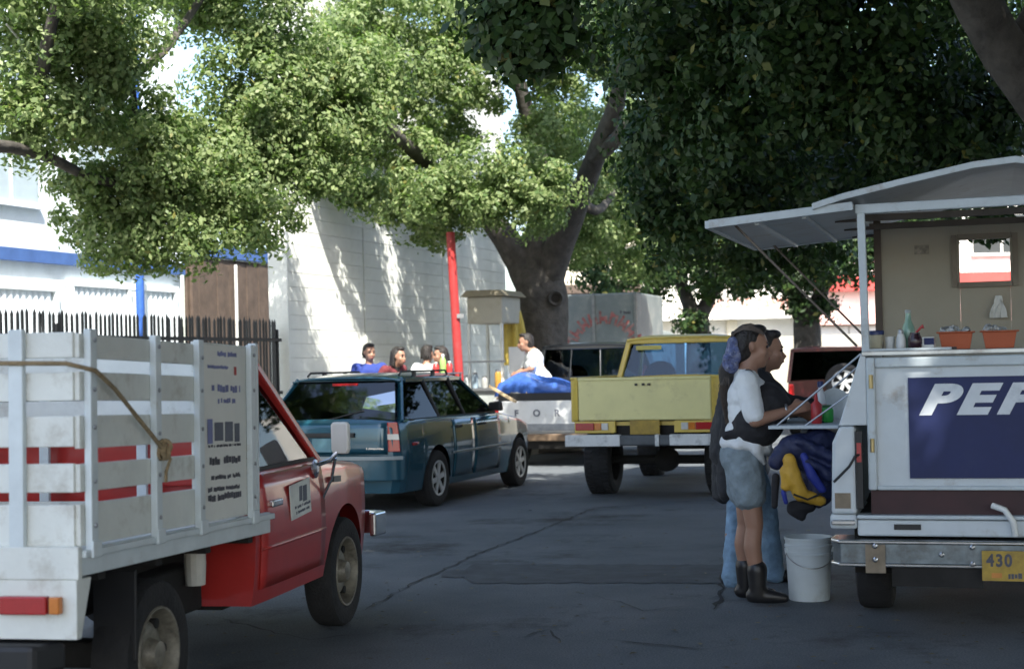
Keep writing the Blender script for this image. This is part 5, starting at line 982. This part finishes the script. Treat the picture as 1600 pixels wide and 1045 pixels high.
def wx(t, V, P, ch, wa, pel):
    I = [(ch+Vector((.095, .08, -.02)), ch+Vector((.095, -.09, -.02)), .15, .15), (wa+Vector((.075, .075, .10)), wa+Vector((.075, -.095, .10)), .152, .152), (wa+Vector((.05, .07, .06)), wa+Vector((.05, -.10, .06)), .146, .146), (V['neck']+Vector((.0, .07, .0)), ch+Vector((.04, .09, 0)), .045, .07), (V['neck']+Vector((.01, -.09, -.01)), ch+Vector((.06, -.11, 0)), .035, .07), (V['neck']+Vector((-.06, .08, -.03)), wa+Vector((-.12, .10, -.05)), .05, .05), (wa+Vector((-.125, -.11, .0)), wa+Vector((.05, -.165, .0)), .03, .045)]
    blob('vest', I, blk_cl, t, .012, 4)
    hp_ = [(-.115, .06, .085), (-.115, -.07, .085), (-.05, -.155, .08), (.05, -.165, .07), (.12, -.09, .04), (.14, .05, .02)]
    I = [(pel+Vector(a), pel+Vector(b), .034, .034) for a, b in zip(hp_[:-1], hp_[1:])]+[(pel+Vector((.05, -.165, .055)), pel+Vector((.10, -.13, -.03)), .034, .018)]
    blob('shirt_hem', I, tee, t, .011, 3)
    I = [(P(-.11, -.01, -.03), (.055, .07, .06)), (P(-.135, -.01, -.10), (.05, .07, .055)), (P(-.115, -.01, .03), (.04, .06, .04)), (P(-.14, -.03, -.06), (.04, .05, .04))]
    blob('scrunchie', I, mat('blue print cloth', (.07, .09, .2), .8, 0, .7, 40, dirt=(.4, .42, .5), dscale=30, dthr=.55), t, .009, 1)
    hs = MB(); rgh = random.Random(4)
    for k in range(110):
        y = rgh.uniform(-.085, .085); x0 = rgh.uniform(.045, .075); pp = []
        for i in range(7):
            f = i/6; th = RAD(25)+f*RAD(150); yy = y*(1-.75*f*f); r = .104+rgh.uniform(-.003, .005)
            pp.append(P(-.03+r*math.cos(th)*.95-.02*f, yy, .045+(r*math.sin(th))*math.sqrt(max(.05, 1-(yy/.1)**2))-.06*f*f))
        hs.tube(pp, .0022, 4, cap=False)
    for k in range(60):
        a, b = rgh.uniform(-.04, .04), rgh.uniform(-.04, .04); hs.tube([P(-.15, a, -.13), P(-.165+b, a*1.3, -.22), P(-.155+b, a, -.32), P(-.15+b*.6, a*.6, -.40-rgh.uniform(0, .06))], .0028, 4, cap=False)
    o_ = hs.build('hair_strands', mat('brown hair strands', (.035, .02, .014), .4, 0, .4, 20), t); o_['kind'] = 'stuff'
    w_ = V['wrR']; MB().lathe([(.031+.006*math.cos(a), .008*math.sin(a)) for a in np.linspace(0, 6.28, 9)], (0, 0, 0), 'x', 18).xf(Matrix.Translation(w_-Vector((.03, 0, 0)))).build('bracelet', steel, t)
person('person', 'woman in white tee, black vest, grey denim shorts and black boots at the food truck', (gw.x, gw.y, 0), RAD(-6),
       dict(head=(-.01, 0, 1.515), neck=(-.05, 0, 1.36), pel=(-.05, 0, .87), shR=(-.055, -.19, 1.315), shL=(-.03, .18, 1.315), elR=(.0, -.27, 1.09), wrR=(.21, -.20, 1.145), elL=(.06, .25, 1.1), wrL=(.27, .14, 1.12), knR=(-.01, -.09, .47), knL=(-.05, .09, .47), anR=(.01, -.09, .1), anL=(-.05, .10, .1), lean=.03),
       dict(skin=skin2, shirt=tee, pants=denim_s, shoes=leath, boot=.11), 1.0, .0095, 'tied', girth=1.06, shorts=True, sleeve=.86, extra=wx, hem=(.11, .10))
gm = G(1180, 912)
def mx_(t, V, P, ch, wa, pel):
    I = [(pel+Vector((-.05, .07, -.02)), pel+Vector((-.05, -.07, -.02)), .16, .16), (pel+Vector((-.13, .05, .15)), pel+Vector((-.15, .02, -.26)), .1, .085), (pel+Vector((-.1, -.08, .1)), pel+Vector((-.13, -.1, -.25)), .09, .07), (ch+Vector((-.08, .06, .08)), pel+Vector((-.13, .04, 0)), .12, .12), (ch+Vector((-.08, -.07, .08)), pel+Vector((-.13, -.06, 0)), .12, .11)]
    blob('coat', I, mat('dark grey coat', (.026, .028, .032), .85, 0, .3, 9, bump=.3, bscale=40), t, .013, 4)
person('person', 'black-haired person in dark coat and pale blue jeans behind the woman', (gm.x, gm.y, 0), RAD(-8),
       dict(head=(.085, 0, 1.50), neck=(.03, 0, 1.355), pel=(-.03, 0, .86), shR=(.03, -.18, 1.32), shL=(.05, .18, 1.32), elR=(.20, -.2, 1.17), wrR=(.39, -.1, 1.14), elL=(.2, .22, 1.12), wrL=(.38, .1, 1.1), knL=(.08, .09, .45), anL=(.14, .1, .09), knR=(-.10, -.1, .46), anR=(-.135, -.1, .09), lean=.05),
       dict(skin=skin2, shirt=blk_cl, pants=mat('pale blue jeans', (.18, .29, .41), .9, 0, .3, 9, bump=.5, bscale=40), shoes=leath), 1.0, .011, 'long', sleeve=1.9, girth=1.1, extra=mx_)
# backpack bundle hanging from the shelf
bpw = D(1262, 735, 8.75); bpk = thing('backpack', 'navy and yellow backpack hanging below the food truck side shelf', 'backpack', bpw)
def U(px, py, dy=0.): p = D(px, py, 8.75+dy)-bpw; return p
nav = mat('navy nylon', (.010, .016, .06), .6, 0, .3, 9, bump=.5, bscale=22); royal = mat('royal blue nylon', (.02, .035, .26), .6, 0, .25, 9, bump=.4, bscale=22); yln = mat('yellow nylon', (.52, .30, .03), .6, 0, .12, 9, bump=.5, bscale=22)
blob('bag', [(U(1262, 705, .02), U(1285, 735, .02), .105, .115), (U(1285, 735, .02), U(1275, 765, .02), .115, .10), (U(1232, 695, .0), U(1262, 700, .0), .06, .09), (U(1232, 695, 0), U(1210, 722, -.02), .055, .04), (U(1300, 760, .0), U(1308, 735, 0), .06, .06), (U(1250, 690, -.08), U(1300, 715, -.10), .022, .028), (U(1262, 720, -.105), U(1305, 748, -.10), .02, .024), (U(1285, 700, -.09), U(1312, 730, -.07), .024, .02), (U(1275, 690, .0), U(1300, 690, .02), .07, .06)], nav, bpk, .010, 2)
blob('yellow_panel', [(U(1232, 718, -.075), U(1240, 748, -.08), .034, .046), (U(1240, 748, -.08), U(1252, 772, -.075), .046, .042), (U(1252, 772, -.075), U(1282, 782, -.06), .036, .03), (U(1225, 735, -.07), U(1228, 760, -.07), .026, .028)], yln, bpk, .009, 2)
blob('blue_flap', [(U(1256, 712, -.098), U(1268, 742, -.105), .022, .03), (U(1268, 742, -.105), U(1285, 765, -.095), .03, .024), (U(1224, 768, -.055), U(1228, 785, -.05), .016, .014)], royal, bpk, .009, 2)
blob('dark_base', [(U(1240, 795, .0), U(1252, 806, .0), .042, .03), (U(1212, 745, .0), U(1210, 790, .0), .026, .02), (U(1265, 790, 0), U(1240, 792, 0), .04, .04)], blk_cl, bpk, .011, 2)
MB().tube([U(1240, 772, -.122), U(1262, 780, -.118), U(1290, 768, -.10)], .006, 7).build('strap', black, bpk, smooth=50); MB().tube([U(1255, 690, -.0), U(1268, 668, .1), U(1285, 660, .22)], .012, 8).build('hanging_loop', nav, bpk, smooth=50); MB().tube([U(1305, 740, -.05), U(1328, 722, -.03), U(1334, 700, 0)], .005, 7).build('strap', black, bpk)

# sidewalk people by the wall
KZ = .125
def at(px, Y): p = D(px, 600, Y); p.z = KZ; return p
bgp = dict(hands=True, vox=.016)
person('person', 'man in royal blue tee standing against the white block wall', at(578, 21.0), RAD(-75), dict(), dict(skin=skin2, shirt=mat('royal blue cotton', (.02, .04, .20), .9, 0, .1, 9), pants=denim, shoes=leath), .99, **bgp, sleeve=.6, face=.2)
person('person', 'dark-haired person bending beside the man in blue', at(600, 20.7), RAD(-35), dict(lean=.42), dict(skin=skin2, shirt=mat('maroon cotton', (.12, .02, .025), .9), pants=blk_cl, shoes=leath), .99, **bgp, sleeve=.9, hairstyle='long')
person('person', 'person in white shirt with back turned near the red post', at(664, 22.2), RAD(60), dict(lean=.12), dict(skin=skin2, shirt=mat('white cotton', (.66, .69, .7), .9), pants=denim, shoes=leath), .98, **bgp, sleeve=.7)
person('person', 'person in dark navy clothes right beside the red post', at(703, 22.0), RAD(200), dict(lean=.2), dict(skin=skin2, shirt=mat('navy cotton', (.02, .022, .05), .9), pants=blk_cl, shoes=leath), .97, **bgp, sleeve=.9, hairstyle='long')
person('person', 'man in white tee seated on the pickup load bowing over blue tarp', (lambda p: (p.x, p.y, .51))(at(848, 23.0)), RAD(190), dict(lean=.3, pel=(0, 0, .6), head=(.06, 0, 1.21), neck=(-.005, 0, 1.06), shL=(0, .185, 1.035), shR=(0, -.185, 1.035), elR=(.2, -.25, .80), wrR=(.36, -.12, .74), elL=(.2, .25, .8), wrL=(.36, .12, .74), knL=(.38, .12, .58), knR=(.38, -.12, .58), anL=(.36, .12, .1), anR=(.36, -.12, .1)), dict(skin=skin2, shirt=mat('white cotton', (.66, .69, .7), .9), pants=denim, shoes=leath), 1.07, **bgp, sleeve=.75)
# ------------------------------------------------------------------ load in the white pickup
def lp(x, y, z): p = o4+n4*x+d4*y; p.z = z; return p
tb = MB(); rg = random.Random(5)
def tarpz(u, v): return 1.10+.20*math.exp(-((u+.55)**2/.22+(v-.3)**2/.4))+.05*math.exp(-((u-.4)**2/.1+(v-.5)**2/.2))+.02*math.sin(9*u+5*v)+.015*math.sin(17*v-6*u)
tb.grid(lambda u, v: lp(u*.82, -.62+v*1.6, (tarpz(u, v)-(.16 if u > .93 else 0)-(.10 if u < -.95 else 0)) if v > .03 else 1.0+.02*math.sin(14*u)), list(np.linspace(-1, 1, 34)), list(np.linspace(0, 1, 26)))
tag(tb.build('tarp', mat('blue plastic tarp', (.05, .13, .45), .25, 0, .25, 9, bump=.5, bscale=14), None, smooth=50, solid=.006), 'bright blue plastic tarp draped over the white pickup load', 'tarp')
ob = thing('load_bundle', 'grey tied bundle under the blue tarp at pickup tail', 'bundle', lp(-.1, -.45, .88)); blob('bundle', [((-.45, 0, .04), (.5, .1, .02), .13, .12), ((-.5, .2, .03), (.4, .3, .0), .14, .13)], mat('grey sacking', (.2, .21, .2), .9, 0, .4, 8, bump=.6, bscale=25), ob, .02, 3)
for x in (-.3, .2): MB().tube([(x, -.14, .02), (x+.02, -.1, .15), (x+.03, .1, .19), (x+.03, .4, .16)], .01, 7).build('cord', ropem, ob)
w_ = D(785, 612, 21.35); ob = thing('wooden_plank', 'pale plank sticking out beside the pickup tailgate', 'plank', w_); MB().beam((-.18, .2, .08), (.18, -.05, -.14), .05, .03).build('plank', mat('raw pine', (.5, .38, .22), .8, 0, .2, 6), ob)
ob = thing('cardboard_sack', 'pale sack slumped at left corner of the pickup load', 'sack', lp(-.72, -.3, .95)); blob('sack', [((-.05, 0, .02), (.1, .1, .03), .1, .09), ((-.1, .05, -.0), (0, .2, .05), .08, .07)], mat('sack cloth', (.42, .34, .24), .9, 0, .3, 9, bump=.5, bscale=25), ob, .015, 2)

# ------------------------------------------------------------------ sidewalk stall
sc = D(768, 600, 24.0); stl = thing('sidewalk_stall', 'sidewalk food stall with cream canopy left of the forked tree', 'stall', (sc.x, sc.y, KZ), SRZ)
crm = mat('cream canopy', (.42, .40, .33), .7, 0, .12, 3, dirt=(.25, .22, .16), dscale=3)
MB().bb(-.22, .36, -.42, .42, 1.95, 2.36).build('canopy_box', crm, stl, bevel=.02); MB().prism([(-.3, 2.365), (.44, 2.365), (.34, 2.46), (-.2, 2.46)], -.5, .5, 'y').build('canopy_roof', mat('canopy roof', (.26, .23, .16), .8), stl, bevel=.01)
for x in (-.2, .34):
    for y in (-.4, .4): MB().bb(x-.02, x+.02, y-.02, y+.02, 0, 1.948).build('post', pipe_w, stl)
MB().bb(-.40, .46, -.55, .5, .92, .96).build('counter', steel, stl); MB().bb(-.37, .42, -.5, .46, .3, .918).build('cabinet', mat('stall cabinet', (.3, .33, .32), .6, 0, .2, 4), stl, bevel=.01)
MB().bb(-.36, .40, -.45, -.43, 1.35, 1.38).build('shelf', steel, stl)
sl_ = lambda x, y, z: (Matrix.Translation((sc.x, sc.y, KZ)) @ Matrix.Rotation(SRZ, 4, 'Z')) @ Vector((x, y, z))
for i, (x, h, m_, lb) in enumerate(((-.25, .2, mat('clear jar', (.45, .5, .5), .2), 'pale glass jar at left end of the stall counter'), (-.1, .24, mat('blue grey jar', (.25, .33, .4), .2), 'tall bluish jar on the stall counter'), (.06, .18, mat('grey jar', (.3, .31, .3), .3), 'short grey jar in middle of the stall counter'), (.28, .28, mat('amber jar', (.4, .22, .04), .3), 'amber yellow jar at right end of the stall counter'))):
    t = thing('jar', lb, 'jar', sl_(x, -.45, .962), 0, 'jars on the stall counter'); MB().lathe([(.045, 0), (.05, .01), (.05, h*.75), (.035, h*.88)], n=16).build('glass', m_, t, smooth=40); MB().lathe([(.037, h*.8805), (.037, h), (.001, h+.002)], n=16).build('lid', steel, t)
t = thing('menu_board', 'white board with black lettering beside the man at tarp', 'board', (D(808, 562, 23.5).x, 23.5, KZ), SRZ); MB().bb(-.13, .13, -.01, .01, 1.15, 1.58).build('board', wpl, t); MB().tube([(0, .02, 0), (0, .02, 1.5)], .015, 8).build('stand', steel, t); mk = MB(); marks(mk, (-.1, -.0105, 1.3), (1, 0, 0), (0, 0, 1), [(.08, .05, 0, .2), (-.02, .05, .05, .15)], 2, -.003); mk.build('print', ink, t)
pu = D(803, 560, 24.3); t = thing('folded_parasol', 'folded yellow and red parasol leaning near the tree trunk', 'parasol', (pu.x, pu.y, KZ)); MB().tube([(0, 0, 0), (0, 0, 2.35)], .02, 8).build('pole', steel, t)
fo = MB().grid(lambda u, v: ((.05+.13*math.sin(math.pi*min(1, v*.62+.08)))*(1+.22*math.sin(8*u))*math.cos(u), (.05+.13*math.sin(math.pi*min(1, v*.62+.08)))*(1+.22*math.sin(8*u))*math.sin(u), 2.25-v*.95), list(np.linspace(0, 2*math.pi, 49)), list(np.linspace(0, 1, 8))); fo.build('canopy', mat('yellow cloth', (.5, .38, .08), .8, 0, .15, 4), t, smooth=60); MB().grid(lambda u, v: (.19*(1+.22*math.sin(8*u))*math.cos(u), .19*(1+.22*math.sin(8*u))*math.sin(u), 1.6-v*.25), list(np.linspace(-.9, .5, 15)), [0, 1]).build('red_stripe', fred, t, solid=.004)
bc = thing('blue_counter', 'blue painted counter board behind the parked wagon at left', 'counter', S(-.6, 1.2, KZ), SRZ); MB().bb(-.25, .25, -.7, .75, 1.05, 1.13).build('top', bblue, bc, bevel=.01)
for x in (-.2, .2):
    for y in (-.65, .7): MB().bb(x-.02, x+.02, y-.02, y+.02, 0, 1.048).build('leg', steel, bc)
MB().bb(-.22, .22, -.6, .65, .4, .43).build('lower_shelf', brown, bc)
fx_ = thing('fruit_shelf', 'small steel shelf of sauces between the people by the red post', 'shelf', at(690, 21.7), SRZ)
MB().bb(-.2, .2, -.3, .3, 1.2, 1.22).build('top', steel, fx_)
for x in (-.18, .18):
    for y in (-.27, .27): MB().bb(x-.012, x+.012, y-.012, y+.012, 0, 1.199).build('leg', steel, fx_)
pz = at(690, 21.7); 
for dx, m_, h, lb in ((-.07, mat('red plastic', (.4, .03, .03), .4), .15, 'red sauce jug left of the green bottle by red post'), (.03, mat('light green plastic', (.25, .42, .12), .4), .26, 'light green bottle between the red jugs near the post'), (.12, mat('red plastic', (.4, .03, .03), .4), .16, 'red sauce jug right of the light green bottle')):
    t = thing('sauce_bottle', lb, 'bottle', (pz.x+dx, pz.y-.1, KZ+1.2205), 0, 'sauces on the steel shelf'); MB().lathe([(.04, 0), (.045, .01), (.045, h*.65), (.02, h*.85)], n=14).build('bottle', m_, t, smooth=40); MB().lathe([(.021, h*.8505), (.021, h), (.001, h+.001)], n=12).build('cap', wpl, t)

# fallen leaves and crumbs of litter on the road
rg = np.random.default_rng(5); lv = MB()
for i in range(420):
    px, py = rg.uniform(-20, 1620), rg.uniform(770, 1045); c = G(px, py); a = rg.uniform(0, 6.28); L = rg.uniform(.02, .06); d = Vector((math.cos(a), math.sin(a), 0)); s_ = Vector((-d.y, d.x, 0)); z = Vector((0, 0, .008))
    lv.add([c+z, c+d*L*.5+s_*L*.25+z*1.6, c+d*L+z*1.2, c+d*L*.5-s_*L*.25+z*1.3], [(0, 1, 2, 3)])
tag(lv.build('fallen_leaves', leafmat('fallen leaf', (.05, .04, .02), (.16, .13, .07), .1)), 'scattered small dry leaves lying on the road', 'leaves', kind='stuff')
